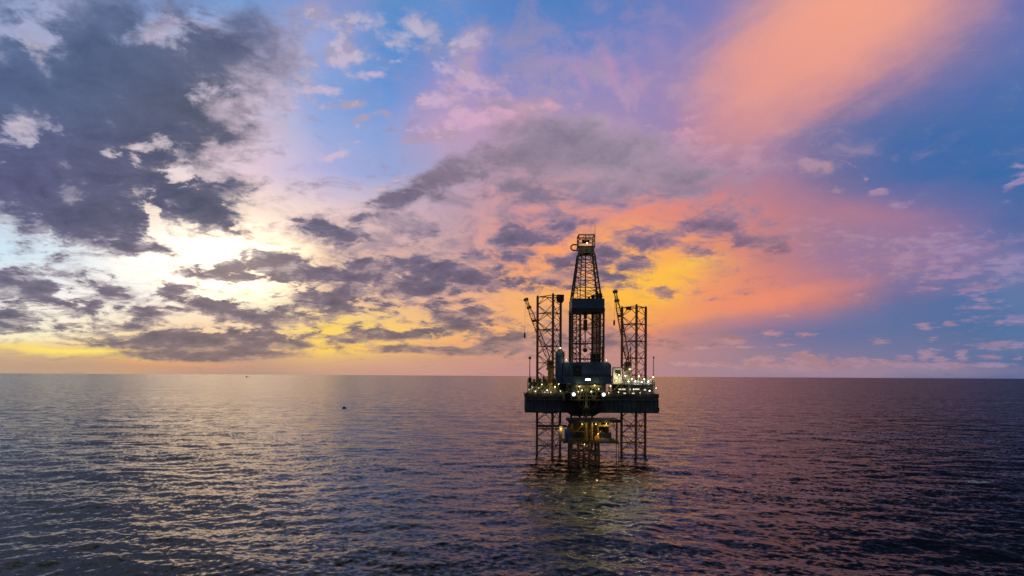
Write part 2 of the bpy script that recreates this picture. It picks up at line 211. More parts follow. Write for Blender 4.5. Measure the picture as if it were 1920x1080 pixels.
PALE_PUFFS = [  # (azimuth, slope, half width in degrees, half height as slope, tilt in degrees, weight)
    (-14.13, 0.4951, 2.15, 0.0304, 10, 1.0),
    (-12.62, 0.4544, 1.57, 0.0128, 0, 1.0),
    (-13.70, 0.4112, 2.38, 0.0112, 0, 0.9),
    (-10.86, 0.3936, 1.55, 0.0080, -15, 0.8),
    (-15.84, 0.3313, 2.97, 0.0096, 25, 0.9),
    (-12.18, 0.3912, 1.09, 0.0096, 0, 0.8),
    (-9.08, 0.5311, 3.13, 0.0320, 0, 0.5),
    (-10.64, 0.4791, 0.80, 0.0064, 0, 0.7),
    (-14.35, 0.5391, 2.15, 0.0200, 0, 0.4),
    (-16.90, 0.5471, 1.89, 0.0320, 40, 0.7),
    (-16.48, 0.4352, 2.53, 0.0080, 0, 0.8),
    (-7.06, 0.4072, 1.89, 0.0240, 0, 1.0),
    (-5.48, 0.3552, 3.40, 0.0208, 0, 1.0),
    (-7.74, 0.3512, 1.80, 0.0160, 0, 0.9),
    (-3.66, 0.3752, 2.74, 0.0208, 0, 1.0),
    (0.92, 0.3824, 3.21, 0.0192, 10, 1.0),
    (-4.11, 0.4831, 1.82, 0.0560, -15, 0.7),
    (-2.75, 0.4352, 2.74, 0.0240, 0, 0.5),
    (3.20, 0.3912, 2.05, 0.0112, 10, 0.8),
    (-4.57, 0.5271, 2.28, 0.0200, 0, 0.4),
    (-10.86, 0.2873, 2.21, 0.0080, 20, 0.7),
    (14.13, 0.3536, 2.58, 0.0304, 0, 0.9),
    (13.05, 0.3153, 2.61, 0.0160, 0, 0.6),
    (19.87, 0.3353, 1.38, 0.0272, 0, 0.8),
    (16.90, 0.3313, 1.68, 0.0320, 0, 0.5),
    (24.38, 0.3177, 1.29, 0.0128, 0, 1.0),
    (28.95, 0.2873, 0.77, 0.0104, 0, 1.0),
    (26.18, 0.2849, 0.81, 0.0112, 0, 0.8),
    (27.53, 0.3105, 0.43, 0.0032, -20, 0.8),
    (26.55, 0.3233, 0.59, 0.0032, -15, 0.6),
    (37.27, 0.3033, 0.70, 0.0320, -20, 1.1),
    (36.63, 0.3273, 0.59, 0.0064, 0, 0.7),
    (27.71, 0.1186, 0.79, 0.0104, 0, 1.1),
    (32.86, 0.0779, 0.71, 0.0072, 0, 0.8),
    (31.41, 0.0747, 0.53, 0.0064, 0, 0.7),
    (31.94, 0.0555, 0.56, 0.0056, 0, 0.7),
    (28.95, 0.0539, 0.56, 0.0056, -15, 0.7),
    (31.78, 0.0323, 0.79, 0.0104, 0, 1.2),
    (32.76, 0.0275, 0.71, 0.0064, 0, 1.0),
    (30.44, 0.0291, 0.82, 0.0072, 0, 1.0),
    (33.88, 0.0331, 0.51, 0.0096, 0, 1.1),
    (36.03, 0.0483, 1.80, 0.0080, 0, 0.9),
    (35.79, 0.0315, 0.90, 0.0048, 0, 1.0),
    (37.27, 0.0307, 0.35, 0.0064, 0, 0.9),
    (36.33, 0.0195, 0.42, 0.0032, 0, 0.7),
    (29.05, 0.0227, 1.40, 0.0064, 0, 1.5),
    (27.09, 0.0243, 1.81, 0.0096, 0, 1.5),
    (23.92, 0.0267, 1.91, 0.0120, 0, 1.6),
    (20.19, 0.0235, 1.45, 0.0088, 0, 1.5),
    (22.18, 0.0163, 6.28, 0.0072, 0, 1.3),
    (17.31, 0.0195, 1.67, 0.0064, 0, 1.4),
    (14.78, 0.0195, 2.14, 0.0056, 0, 1.2),
    (30.61, 0.0195, 2.04, 0.0064, 0, 1.4),
    (33.24, 0.0179, 1.92, 0.0056, 0, 1.2),
    (36.03, 0.0195, 1.80, 0.0056, 0, 1.2),
    (18.06, 0.0539, 1.32, 0.0072, 0, 1.0),
    (17.11, 0.0427, 4.60, 0.0032, 0, 1.0),
    (21.19, 0.0659, 1.19, 0.0048, 0, 0.7),
    (23.73, 0.0659, 0.84, 0.0040, 0, 0.5),
    (22.18, 0.0499, 0.71, 0.0040, 0, 0.5),
    (22.57, 0.0914, 1.17, 0.0040, 0, 0.7),
    (33.56, 0.1554, 3.50, 0.0128, 14, 0.8),
    (35.43, 0.1354, 1.82, 0.0144, 14, 0.8),
    (31.94, 0.1362, 1.32, 0.0056, 0, 0.9),
    (35.12, 0.1034, 1.53, 0.0064, 5, 0.6),
    (36.63, 0.1634, 1.77, 0.0200, 14, 0.7),
    (30.61, 0.1794, 4.07, 0.0320, 10, 0.5),
    (25.62, 0.2114, 4.47, 0.0240, 0, 0.4),
    (33.24, 0.2034, 4.16, 0.0200, 5, 0.5),
    (30.26, 0.2657, 0.85, 0.0096, 0, 0.8),
    (35.12, 0.1154, 1.23, 0.0064, 0, 0.6),
    (36.03, 0.0835, 1.80, 0.0112, 0, 0.4),
    (-17.73, 0.2114, 3.74, 0.0240, 0, 0.4),
    (-19.38, 0.4272, 2.45, 0.0400, 0, 0.5),
    (-20.99, 0.3792, 2.40, 0.0280, 10, 0.6),
    (-18.56, 0.4751, 2.06, 0.0480, 35, 0.6),
    (-21.79, 0.4592, 1.58, 0.0240, 0, 0.6),
    (-27.46, 0.5391, 2.16, 0.0280, 0, 0.9),
    (-24.50, 0.5311, 1.14, 0.0160, 0, 0.7),
    (-35.73, 0.4991, 1.21, 0.0639, 15, 0.8),
    (-36.63, 0.3752, 1.18, 0.0288, 0, 0.4),
]
CIRRUS = [  # same fields, then the lit colour
    (29.23, 0.0835, 11.51, 0.0360, 4, 0.6, (0.0976, 0.162, 0.3515)),
    (32.60, 0.3552, 6.50, 0.0719, 15, 0.5, (0.0423, 0.1413, 0.3763)),
    (5.71, 0.4432, 0.73, 0.0360, 18, 0.5, (0.5149, 0.2831, 0.4851)),
    (8.19, 0.4592, 0.81, 0.0440, 22, 0.55, (0.5149, 0.2831, 0.4564)),
    (10.42, 0.4432, 0.80, 0.0440, 25, 0.5, (0.5029, 0.2705, 0.4452)),
    (4.57, 0.4751, 4.10, 0.0128, 10, 0.35, (0.3763, 0.2831, 0.5457)),
    (12.18, 0.4911, 1.31, 0.0560, 20, 0.4, (0.3763, 0.2623, 0.4851)),
    (-3.66, 0.4751, 2.05, 0.0719, -12, 0.5, (0.5149, 0.305, 0.5457)),
    (-33.56, 0.0323, 7.31, 0.0104, -4, 1.0, (1.0, 0.7605, 0.162)),
    (-26.73, 0.0171, 5.85, 0.0056, -2, 0.6, (0.7529, 0.3515, 0.1559)),
    (25.62, 0.0115, 17.13, 0.0160, 0, 0.55, (0.3916, 0.2542, 0.3278)),
    (-14.35, 0.0395, 5.59, 0.0072, 3, 0.8, (0.9734, 0.6105, 0.1221)),
    (-15.63, 0.0635, 2.12, 0.0144, 30, 0.8, (0.9734, 0.6445, 0.1144)),
    (-34.51, 0.0099, 10.26, 0.0104, -3, 0.8, (0.5029, 0.3278, 0.2307)),
    (25.81, 0.5311, 15.96, 0.1319, 40, 0.9, (0.9387, 0.3813, 0.2542)),
    (22.18, 0.4671, 11.78, 0.0959, 35, 0.55, (0.7758, 0.314, 0.2705)),
    (19.38, 0.3832, 6.93, 0.0360, 18, 0.55, (0.6105, 0.2705, 0.305)),
    (15.20, 0.2553, 9.81, 0.0400, -6, 0.32, (0.807, 0.2623, 0.1878)),
    (27.09, 0.2433, 9.44, 0.0400, -8, 0.45, (0.5149, 0.2051, 0.2623)),
    (30.61, 0.1954, 8.82, 0.0639, 0, 0.5, (0.2961, 0.1878, 0.3419)),
    (12.40, 0.1474, 6.99, 0.0384, 14, 0.62, (1.0, 0.5271, 0.0545)),
    (14.78, 0.1674, 3.85, 0.0128, 16, 0.5, (1.0, 0.5776, 0.0704)),
    (9.97, 0.1250, 4.00, 0.0112, 12, 0.5, (1.0, 0.5149, 0.0612)),
    (9.97, 0.0994, 4.89, 0.0360, 10, 0.5, (1.0, 0.4452, 0.0612)),
    (19.78, 0.1138, 10.14, 0.0208, 12, 0.7, (0.855, 0.2705, 0.1559)),
    (13.05, 0.0914, 5.22, 0.0240, 10, 0.6, (0.9387, 0.3515, 0.1022)),
    (5.48, 0.1874, 6.35, 0.0480, 20, 0.5, (0.9734, 0.3763, 0.1274)),
    (1.14, 0.0914, 4.12, 0.0560, 20, 0.5, (0.9387, 0.4452, 0.1413)),
    (27.82, 0.0515, 10.75, 0.0320, 0, 0.35, (0.162, 0.1714, 0.3278)),
]


class Nodes:
    """Small helper that adds nodes to a tree; an argument is a number, a tuple or a socket."""

    def __init__(self, tree):
        self.t = tree

    def put(self, sock, v):
        if isinstance(v, bpy.types.NodeSocket):
            self.t.links.new(v, sock)
        elif v is not None:
            sock.default_value = v

    def new(self, kind, **props):
        n = self.t.nodes.new(kind)
        for k, v in props.items():
            setattr(n, k, v)
        return n

    def math(self, op, a, b=None, c=None, clamp=False):
        n = self.new('ShaderNodeMath', operation=op, use_clamp=clamp)
        for i, v in enumerate((a, b, c)):
            self.put(n.inputs[i], v)
        return n.outputs[0]

    def vec(self, op, a, b=None, scale=None):
        n = self.new('ShaderNodeVectorMath', operation=op)
        self.put(n.inputs[0], a)
        self.put(n.inputs[1], b)
        if scale is not None:
            self.put(n.inputs['Scale'], scale)
        return n.outputs['Value' if op in ('LENGTH', 'DOT_PRODUCT', 'DISTANCE') else 'Vector']

    def xyz(self, x=0.0, y=0.0, z=0.0):
        n = self.new('ShaderNodeCombineXYZ')
        for i, v in enumerate((x, y, z)):
            self.put(n.inputs[i], v)
        return n.outputs[0]

    def sep(self, v):
        n = self.new('ShaderNodeSeparateXYZ')
        self.put(n.inputs[0], v)
        return n.outputs

    def noise(self, v, scale, detail=4.0, rough=0.55, distort=0.0, lac=2.0):
        n = self.new('ShaderNodeTexNoise', noise_dimensions='3D')
        self.put(n.inputs['Vector'], v)
        n.inputs['Scale'].default_value = scale
        n.inputs['Detail'].default_value = detail
        n.inputs['Roughness'].default_value = rough
        n.inputs['Lacunarity'].default_value = lac
        n.inputs['Distortion'].default_value = distort
        return n.outputs

    def step(self, v, lo, hi, out_lo=0.0, out_hi=1.0, kind='SMOOTHSTEP'):
        n = self.new('ShaderNodeMapRange', interpolation_type=kind)
        n.clamp = True
        for i, x in enumerate((v, lo, hi, out_lo, out_hi)):
            self.put(n.inputs[i], x)
        return n.outputs[0]

    def mix(self, f, a, b, blend='MIX'):
        n = self.new('ShaderNodeMix', data_type='RGBA', blend_type=blend)
        n.clamp_factor = True
        self.put(n.inputs[0], f)
        for i, v in ((6, a), (7, b)):
            if isinstance(v, tuple) and len(v) == 3:
                v = v + (1.0,)
            self.put(n.inputs[i], v)
        return n.outputs[2]

    def ramp(self, f, stops):
        n = self.new('ShaderNodeValToRGB')
        n.color_ramp.interpolation = 'LINEAR'
        e = n.color_ramp.elements
        while len(e) < len(stops):
            e.new(0.5)
        for i, (p, c) in enumerate(stops):
            e[i].position = p
            e[i].color = tuple(c) + (1.0,)
        self.put(n.inputs[0], f)
        return n.outputs[0]


AZ_SPAN = 62.0                                # the colour rows cover this many degrees to each side


def colour_field(nd, az01, w, rows, side):
    """Smooth field of colours over azimuth and slope: one ramp per row, neighbouring rows blended."""
    rows = sorted(rows, key=lambda r: r[0])
    col = None
    for i, (s, stops) in enumerate(rows):
        st = [((a + AZ_SPAN) / (2 * AZ_SPAN), c) for a, c in stops]
        st = [(0.0, side)] + st + [(1.0, side)]
        ramp = nd.ramp(az01, st)
        if col is None:
            col = ramp
        else:
            col = nd.mix(nd.step(w, rows[i - 1][0], s, kind='LINEAR'), col, ramp)
    return col


def cloud_sum(nd, p, blobs):
    """Highest of many soft elliptic mounds: 1 at a mound's centre, 0 on its outline, negative outside."""
    acc = None
    for az, s, ra, rs, tilt, wt in blobs:
        a, ra = R(az), R(ra)
        if tilt == 0:
            n = nd.new('ShaderNodeVectorMath', operation='MULTIPLY_ADD')
            nd.put(n.inputs[0], p)
            n.inputs[1].default_value = (1 / ra, 1 / rs, 0.0)
            n.inputs[2].default_value = (-a / ra, -s / rs, 0.0)
            d = nd.vec('LENGTH', n.outputs[0])
        else:                                 # p ends in 1, so the offset goes into the dot product
            c, e = math.cos(R(tilt)), math.sin(R(tilt))
            u = nd.vec('DOT_PRODUCT', p, (c / ra, e / ra, -(c * a + e * s) / ra))
            v = nd.vec('DOT_PRODUCT', p, (-e / rs, c / rs, (e * a - c * s) / rs))
            d = nd.math('SQRT', nd.math('MULTIPLY_ADD', u, u, nd.math('MULTIPLY', v, v)))
        v = nd.math('MULTIPLY_ADD', d, -wt, wt)
        acc = nd.math('MAXIMUM', v, -1.0 if acc is None else acc)
    return acc


def build_sky():
    world = bpy.data.worlds.new("World")
    scene.world = world
    world.use_nodes = True
    world.cycles.sampling_method = 'MANUAL'
    world.cycles.sample_map_resolution = 512
    t = world.node_tree
    t.nodes.clear()
    nd = Nodes(t)
    d = nd.new('ShaderNodeTexCoord').outputs['Generated']
    x, y, z = nd.sep(d)
    h = nd.math('SQRT', nd.math('MULTIPLY_ADD', x, x, nd.math('MULTIPLY', y, y)))
    az = nd.math('ARCTAN2', x, y)
    w = nd.math('DIVIDE', z, nd.math('MAXIMUM', y, nd.math('MULTIPLY', h, 0.6)))
    # cloud-layer plane: features shrink and flatten towards the horizon
    den = nd.math('ADD', nd.math('MAXIMUM', z, 0.0), 0.27)
    q = nd.xyz(nd.math('DIVIDE', x, den), nd.math('DIVIDE', y, den), 0.0)
    rough = nd.noise(q, 2.6, 5.0, 0.55)[1]
    fine = nd.noise(q, 9.0, 4.0, 0.6)[1]
    half = (0.5, 0.5, 0.5)
    warp = nd.vec('ADD', nd.vec('SCALE', nd.vec('SUBTRACT', rough, half), scale=1.0),
                  nd.vec('SCALE', nd.vec('SUBTRACT', fine, half), scale=0.4))
    wx, wy, _ = nd.sep(warp)
    wc = nd.math('MAXIMUM', w, 0.0)
    amp_a = nd.math('MULTIPLY_ADD', wc, 0.22, 0.032)
    amp_w = nd.math('MULTIPLY_ADD', wc, 0.18, 0.007)
    paz = nd.math('MULTIPLY_ADD', wx, amp_a, az)
    pw = nd.math('MULTIPLY_ADD', wy, amp_w, w)
    p = nd.xyz(paz, pw, 1.0)
    pc = nd.xyz(nd.math('MULTIPLY_ADD', wx, 0.05, az), nd.math('MULTIPLY_ADD', wy, 0.03, w), 1.0)
    # the clear sky is warped less
    az01 = nd.step(nd.math('MULTIPLY_ADD', wx, nd.math('MULTIPLY', amp_a, 0.7), az), R(-AZ_SPAN), R(AZ_SPAN), kind='LINEAR')
    lw = nd.math('MULTIPLY_ADD', wy, nd.math('MULTIPLY', amp_w, 0.7), w)
    side = SIDE_SKY
    light = colour_field(nd, az01, lw, CLEAR_SKY, side)
    body = colour_field(nd, az01, lw, CLOUD_BODY, tuple(0.6 * v for v in side))
    tint = colour_field(nd, az01, lw, PUFF_TINT, side)

    toward = nd.vec('ADD', q, (-0.03, 0.07, 0.0))                     # a small step towards the sun
    near = nd.vec('ADD', q, (-0.012, 0.026, 0.0))
    f_big = nd.noise(q, 2.3, 3.0, 0.5)[0]
    f_soft = nd.noise(q, 5.0, 7.0, 0.6, 0.4)[0]
    f_lit = nd.noise(toward, 5.0, 4.0, 0.6, 0.4)[0]
    f_fine = nd.noise(q, 15.0, 6.0, 0.66, 0.3)[0]
    f_near = nd.noise(near, 15.0, 4.0, 0.66, 0.3)[0]
    relief = nd.math('ADD', nd.math('SUBTRACT', f_soft, f_lit),       # bright on the side turned to the sun
                     nd.math('MULTIPLY', nd.math('SUBTRACT', f_fine, f_near), 0.5))
    grain = nd.math('ADD', nd.math('MULTIPLY', nd.math('SUBTRACT', f_soft, 0.5), 0.85), nd.math('MULTIPLY', nd.math('SUBTRACT', f_fine, 0.5), 0.85))

    # thin cloud mottles the clear part; a broken veil lies over the bands round the sunset
    light = nd.mix(nd.step(grain, -0.2, 0.4, 0.0, 0.22), light, nd.mix(0.5, light, tint))
    scud = nd.math('SUBTRACT', nd.noise(nd.vec('ADD', q, (7.3, 2.1, 0.0)), 8.0, 8.0, 0.66, 0.6)[0], 0.5)
    veil = nd.math('MULTIPLY_ADD', scud, 4.2, nd.math('MULTIPLY_ADD', grain, 1.2, cloud_sum(nd, p, VEILS)))
    light = nd.mix(nd.math('MULTIPLY', nd.step(veil, -0.1, 1.1), 0.72), light, nd.mix(nd.step(scud, -0.1, 0.2), nd.mix(0.55, body, tint), nd.mix(0.2, body, tint)))

    # smooth high cirrus still lit by the sun from below
    fibres = []
    for deg in (8.0, 38.0):                                           # fine fibres drawn out along the streaks
        c, e = math.cos(R(deg)), math.sin(R(deg))
        fv = nd.xyz(nd.vec('DOT_PRODUCT', pc, (4.0 * c, 4.0 * e, 0.0)), nd.vec('DOT_PRODUCT', pc, (-22.0 * e, 22.0 * c, 0.0)), deg)
        fibres.append(nd.math('SUBTRACT', nd.noise(fv, 1.0, 5.0, 0.6, 0.5)[0], 0.5))
    for az_c, s_c, ra, rs, tilt, wt, col in CIRRUS:
        m = cloud_sum(nd, pc, [(az_c, s_c, ra, rs, tilt, 1.0)])
        m = nd.math('MULTIPLY_ADD', fibres[1 if tilt > 25 else 0], 0.5, nd.math('MULTIPLY_ADD', grain, 0.3, m))
        m = nd.step(m, -0.1, 1.0)
        light = nd.mix(nd.math('MULTIPLY', m, wt), light, col)

    # pale puffs
    ripple = nd.math('SUBTRACT', nd.noise(q, 30.0, 4.0, 0.6, 0.4)[0], 0.5)
    pg = nd.math('ADD', nd.math('MULTIPLY', grain, 1.9), nd.math('MULTIPLY', ripple, 1.5))
    pd = nd.math('ADD', pg, cloud_sum(nd, p, PALE_PUFFS))
    pa = nd.math('MULTIPLY', nd.step(pd, -0.1, 0.75), 0.85)
    puff = nd.mix(nd.step(relief, -0.06, 0.06), nd.mix(0.45, tint, body), tint)
    sky = nd.mix(pa, light, puff)

    # heavy cloud
    gaps = nd.math('MULTIPLY_ADD', scud, -2.4, nd.math('MULTIPLY_ADD', grain, -1.2, cloud_sum(nd, p, CLOUD_GAPS)))
    gaps = nd.math('MULTIPLY', nd.math('MAXIMUM', gaps, 0.0), 1.6)
    mass = nd.math('SUBTRACT', cloud_sum(nd, p, DARK_CLOUDS), gaps)
    calm = nd.step(w, 0.03, 0.085, 0.45, 1.0)                         # the lowest banks are smooth
    dd = nd.math('MULTIPLY_ADD', grain, nd.math('MULTIPLY', calm, nd.step(w, 0.14, 0.36, 3.3, 2.0, kind='LINEAR')), nd.math('MULTIPLY_ADD', scud, nd.math('MULTIPLY', calm, nd.step(w, 0.14, 0.36, 1.8, 0.7, kind='LINEAR')), mass))
    dd = nd.math('MULTIPLY_ADD', nd.math('SUBTRACT', f_big, 0.5), -0.4, dd)
    soft = nd.step(w, 0.05, 0.4, 0.3, 0.7, kind='LINEAR')
    da = nd.step(dd, nd.math('MULTIPLY', soft, -1.15), nd.math('MULTIPLY', soft, 0.75))
    # optical depth: thin parts let the light through, thick parts and undersides go slate grey
    depth = nd.math('MULTIPLY_ADD', nd.math('MINIMUM', mass, 1.0), 0.62, nd.math('MULTIPLY', calm, nd.math('MULTIPLY_ADD', grain, 3.4, nd.math('MULTIPLY', scud, 2.6))))
    depth = nd.math('MULTIPLY_ADD', relief, -3.0, depth)
    depth = nd.math('MULTIPLY_ADD', nd.step(w, 0.14, 0.36, 0.0, 1.0), nd.math('MULTIPLY_ADD', depth, -0.5, 0.42), depth)
    pale = nd.mix(0.7, body, nd.mix(0.5, tint, light))
    core = nd.mix(nd.step(depth, -0.5, 0.4, kind='LINEAR'), pale, nd.mix(1.0, body, (1.04, 1.03, 1.02), 'MULTIPLY'))
    core = nd.mix(nd.step(depth, 0.2, 1.25, kind='LINEAR'), core, nd.mix(1.0, body, (0.54, 0.6, 0.66), 'MULTIPLY'))
    # edges facing the sun light up
    sunward = nd.step(cloud_sum(nd, pc, [(-23.0, 0.17, 24.0, 0.30, 0, 1.0)]), 0.0, 0.8)
    rim = nd.math('MULTIPLY', nd.step(dd, 0.3, -0.1), sunward)
    core = nd.mix(nd.math('MULTIPLY', rim, 0.5), core, nd.mix(1.0, light, (1.1, 1.05, 1.0), 'MULTIPLY'))
    sky = nd.mix(nd.math('MULTIPLY', da, 0.95), sky, core)

    # glow of the veiled sun through the breaks
    glow = cloud_sum(nd, pc, [(-23.0, 0.17, 8.5, 0.085, 0, 1.0)])
    glow = nd.math('MULTIPLY', nd.step(glow, 0.0, 1.0), nd.math('MULTIPLY_ADD', da, -0.92, 1.0))
    sky = nd.mix(1.0, sky, nd.vec('SCALE', (1.0, 0.66, 0.30), scale=nd.math('MULTIPLY', glow, 1.6)), 'ADD')

    bg = nd.new('ShaderNodeBackground')
    nd.put(bg.inputs['Color'], sky)
    bg.inputs['Strength'].default_value = 1.0
    # the scattered daylight itself
    air = nd.new('ShaderNodeTexSky', sky_type='NISHITA')
    air.sun_disc = False
    air.sun_elevation = R(SUN_EL)
    air.sun_rotation = R(SUN_AZ)
    bg_air = nd.new('ShaderNodeBackground')
    nd.put(bg_air.inputs['Color'], air.outputs[0])
    bg_air.inputs['Strength'].default_value = AIR
    add = nd.new('ShaderNodeAddShader')
    t.links.new(bg.outputs[0], add.inputs[0])
    t.links.new(bg_air.outputs[0], add.inputs[1])
    out = nd.new('ShaderNodeOutputWorld')
    t.links.new(add.outputs[0], out.inputs['Surface'])


AIR = 0.0005
SIDE_SKY = (0.10, 0.115, 0.15)
build_sky()


# ------------------------------------------------------------------ sea: one sheet of real waves out to the horizon
def sea_waves():
    rng = np.random.default_rng(11)
    lam = np.concatenate([np.geomspace(70, 16, 14), np.geomspace(15, 1.6, 64)])
    slope = np.where(lam > 25, 0.014, np.where(lam > 6, 0.0175, 0.017)) * rng.uniform(0.6, 1.3, lam.size)
    spread = np.where(lam > 16, 0.45, 1.0)
    ang = R(-97.0) + rng.normal(0, 1, lam.size) * spread
    k = 2 * math.pi / lam
    return lam, k, k * np.cos(ang), k * np.sin(ang), slope / k, rng.uniform(0, 2 * math.pi, lam.size), slope


WAVES = sea_waves()


def swell_at(x, y, spacing=None):
    """Offset (x, y, z) of the water surface; waves too short for the local spacing are left out."""
    lam, k, kx, ky, amp, ph, slope = WAVES
    dx, dy, dz = np.zeros_like(x), np.zeros_like(x), np.zeros_like(x)
    lost = np.zeros_like(x)
    for i in range(lam.size):
        keep = 1.0 if spacing is None else np.clip((lam[i] / spacing - 2.2) / 2.5, 0.0, 1.0)
        a = kx[i] * x + ky[i] * y + ph[i]
        c, s = np.cos(a), np.sin(a)
        dz += keep * amp[i] * c
        dx -= keep * amp[i] * 0.8 * kx[i] / k[i] * s
        dy -= keep * amp[i] * 0.8 * ky[i] / k[i] * s
        lost += (1 - keep ** 2) * slope[i] ** 2 * 0.5
    return dx, dy, dz, np.sqrt(lost)


def sea_material():
    m = bpy.data.materials.new("sea_water")
    m.use_nodes = True
    t = m.node_tree
    t.nodes.clear()
    nd = Nodes(t)
    geo = nd.new('ShaderNodeNewGeometry')
    pos = geo.outputs['Position']
    half = (0.5, 0.5, 0.5)
    flat = nd.vec('MULTIPLY', pos, (1.0, 1.0, 0.0))
    small = nd.vec('SUBTRACT', nd.noise(flat, 0.75, 5.0, 0.6)[1], half)
    broad = nd.vec('SUBTRACT', nd.noise(nd.vec('MULTIPLY', flat, (0.6, 1.0, 1.0)), 0.16, 4.0, 0.6)[1], half)
    lost = nd.new('ShaderNodeAttribute', attribute_name='lost_slope').outputs['Fac']
    gust = nd.step(nd.noise(nd.vec('MULTIPLY', flat, (0.35, 1.0, 1.0)), 0.012, 4.0, 0.6)[0], 0.32, 0.68, 0.55, 1.4)
    # rougher wedge to starboard, added to darken the sea; normals tip toward the viewer
    px, py, _ = nd.sep(pos)
    dark_wedge = nd.math('DIVIDE', nd.math('MULTIPLY_ADD', py, -0.16, px), nd.math('MULTIPLY_ADD', nd.math('ABSOLUTE', py), 0.42, 40.0))
    dark_wedge = nd.step(dark_wedge, 0.0, 1.0, 0.0, 1.0)
    gust = nd.math('MULTIPLY', gust, nd.math('MULTIPLY_ADD', dark_wedge, 0.5, 1.0))
    tilt = nd.vec('ADD', nd.vec('SCALE', small, scale=nd.math('MULTIPLY', gust, SMALL_CHOP)),
                  nd.vec('SCALE', broad, scale=nd.math('MULTIPLY', lost, FAR_CHOP)))
    tilt = nd.vec('ADD', tilt, nd.vec('SCALE', geo.outputs['Incoming'], scale=nd.math('MULTIPLY_ADD', dark_wedge, 0.2, FACING)))   # near sides of small waves hide far sides; extra tilt darkens the wedge
    tilt = nd.vec('MULTIPLY', tilt, (1.0, 1.0, 0.0))
    nrm = nd.vec('NORMALIZE', nd.vec('ADD', geo.outputs['Normal'], tilt))
    b = nd.new('ShaderNodeBsdfPrincipled')
    b.inputs['Base Color'].default_value = (0.004, 0.0095, 0.013, 1)
    b.inputs['Roughness'].default_value = 0.12
    b.inputs['IOR'].default_value = 1.333
    nd.put(b.inputs['Normal'], nrm)
    out = nd.new('ShaderNodeOutputMaterial')
    t.links.new(b.outputs[0], out.inputs['Surface'])
    return m


SMALL_CHOP, FAR_CHOP, FACING = 0.75, 5.5, 0.06


def build_sea():
    rad = [6.0, 14.0, 24.0, 36.0, 48.0, 60.0, 70.0, 80.0]
    while rad[-1] < 90000.0:
        r = rad[-1]
        rad.append(r + max(0.28, 0.42 * r * r / (EYE * 667.0)) if r < 9000 else r * 1.25)
    rad = np.array(rad)
    az = np.concatenate([np.linspace(-46, 46, 860, endpoint=False), np.linspace(46, 314, 70, endpoint=False)]) * math.pi / 180
    nr, na = rad.size, az.size
    rr, aa = np.meshgrid(rad, az, indexing='ij')
    x, y = rr * np.sin(aa), rr * np.cos(aa)
    dr = np.gradient(rad)[:, None] + np.zeros_like(x)
    step = np.maximum(dr, 0.107 * np.pi / 180 * rr)
    step[:, 860:] = np.maximum(step[:, 860:], 0.05 * rr[:, 860:])
    step = np.maximum(step, 0.3)
    dx, dy, dz, lost = swell_at(x, y, step)
    co = np.stack([x + dx, y + dy, dz], axis=-1).reshape(-1, 3)
    co = np.vstack([co, [[0.0, 0.0, 0.0]]]).astype(np.float32)
    i, j = np.meshgrid(np.arange(nr - 1), np.arange(na), indexing='ij')
    jn = (j + 1) % na
    quads = np.stack([i * na + j, i * na + jn, (i + 1) * na + jn, (i + 1) * na + j], axis=-1).reshape(-1, 4)[:, ::-1]
    tri = np.stack([np.full(na, nr * na), (np.arange(na) + 1) % na, np.arange(na)], axis=-1)[:, ::-1]
    me = bpy.data.meshes.new("sea")
    me.vertices.add(co.shape[0])
    me.vertices.foreach_set("co", co.ravel())
    nq, nt = quads.shape[0], tri.shape[0]
    me.loops.add(nq * 4 + nt * 3)
    me.loops.foreach_set("vertex_index", np.concatenate([quads.ravel(), tri.ravel()]).astype(np.int32))
    me.polygons.add(nq + nt)
    starts = np.concatenate([np.arange(nq) * 4, nq * 4 + np.arange(nt) * 3]).astype(np.int32)
    me.polygons.foreach_set("loop_start", starts)
    me.polygons.foreach_set("use_smooth", np.ones(nq + nt, dtype=bool))
    me.update(calc_edges=True)
    me.validate()
    att = me.attributes.new("lost_slope", 'FLOAT', 'POINT')
    att.data.foreach_set("value", np.append(lost.ravel(), 0.1).astype(np.float32))
    me.materials.append(sea_material())
    o = bpy.data.objects.new("sea", me)
    o["kind"] = "structure"
    o["label"] = "dark choppy open sea reaching to the horizon under the sunset sky"
    scene.collection.objects.link(o)
    return o


sea = build_sea()


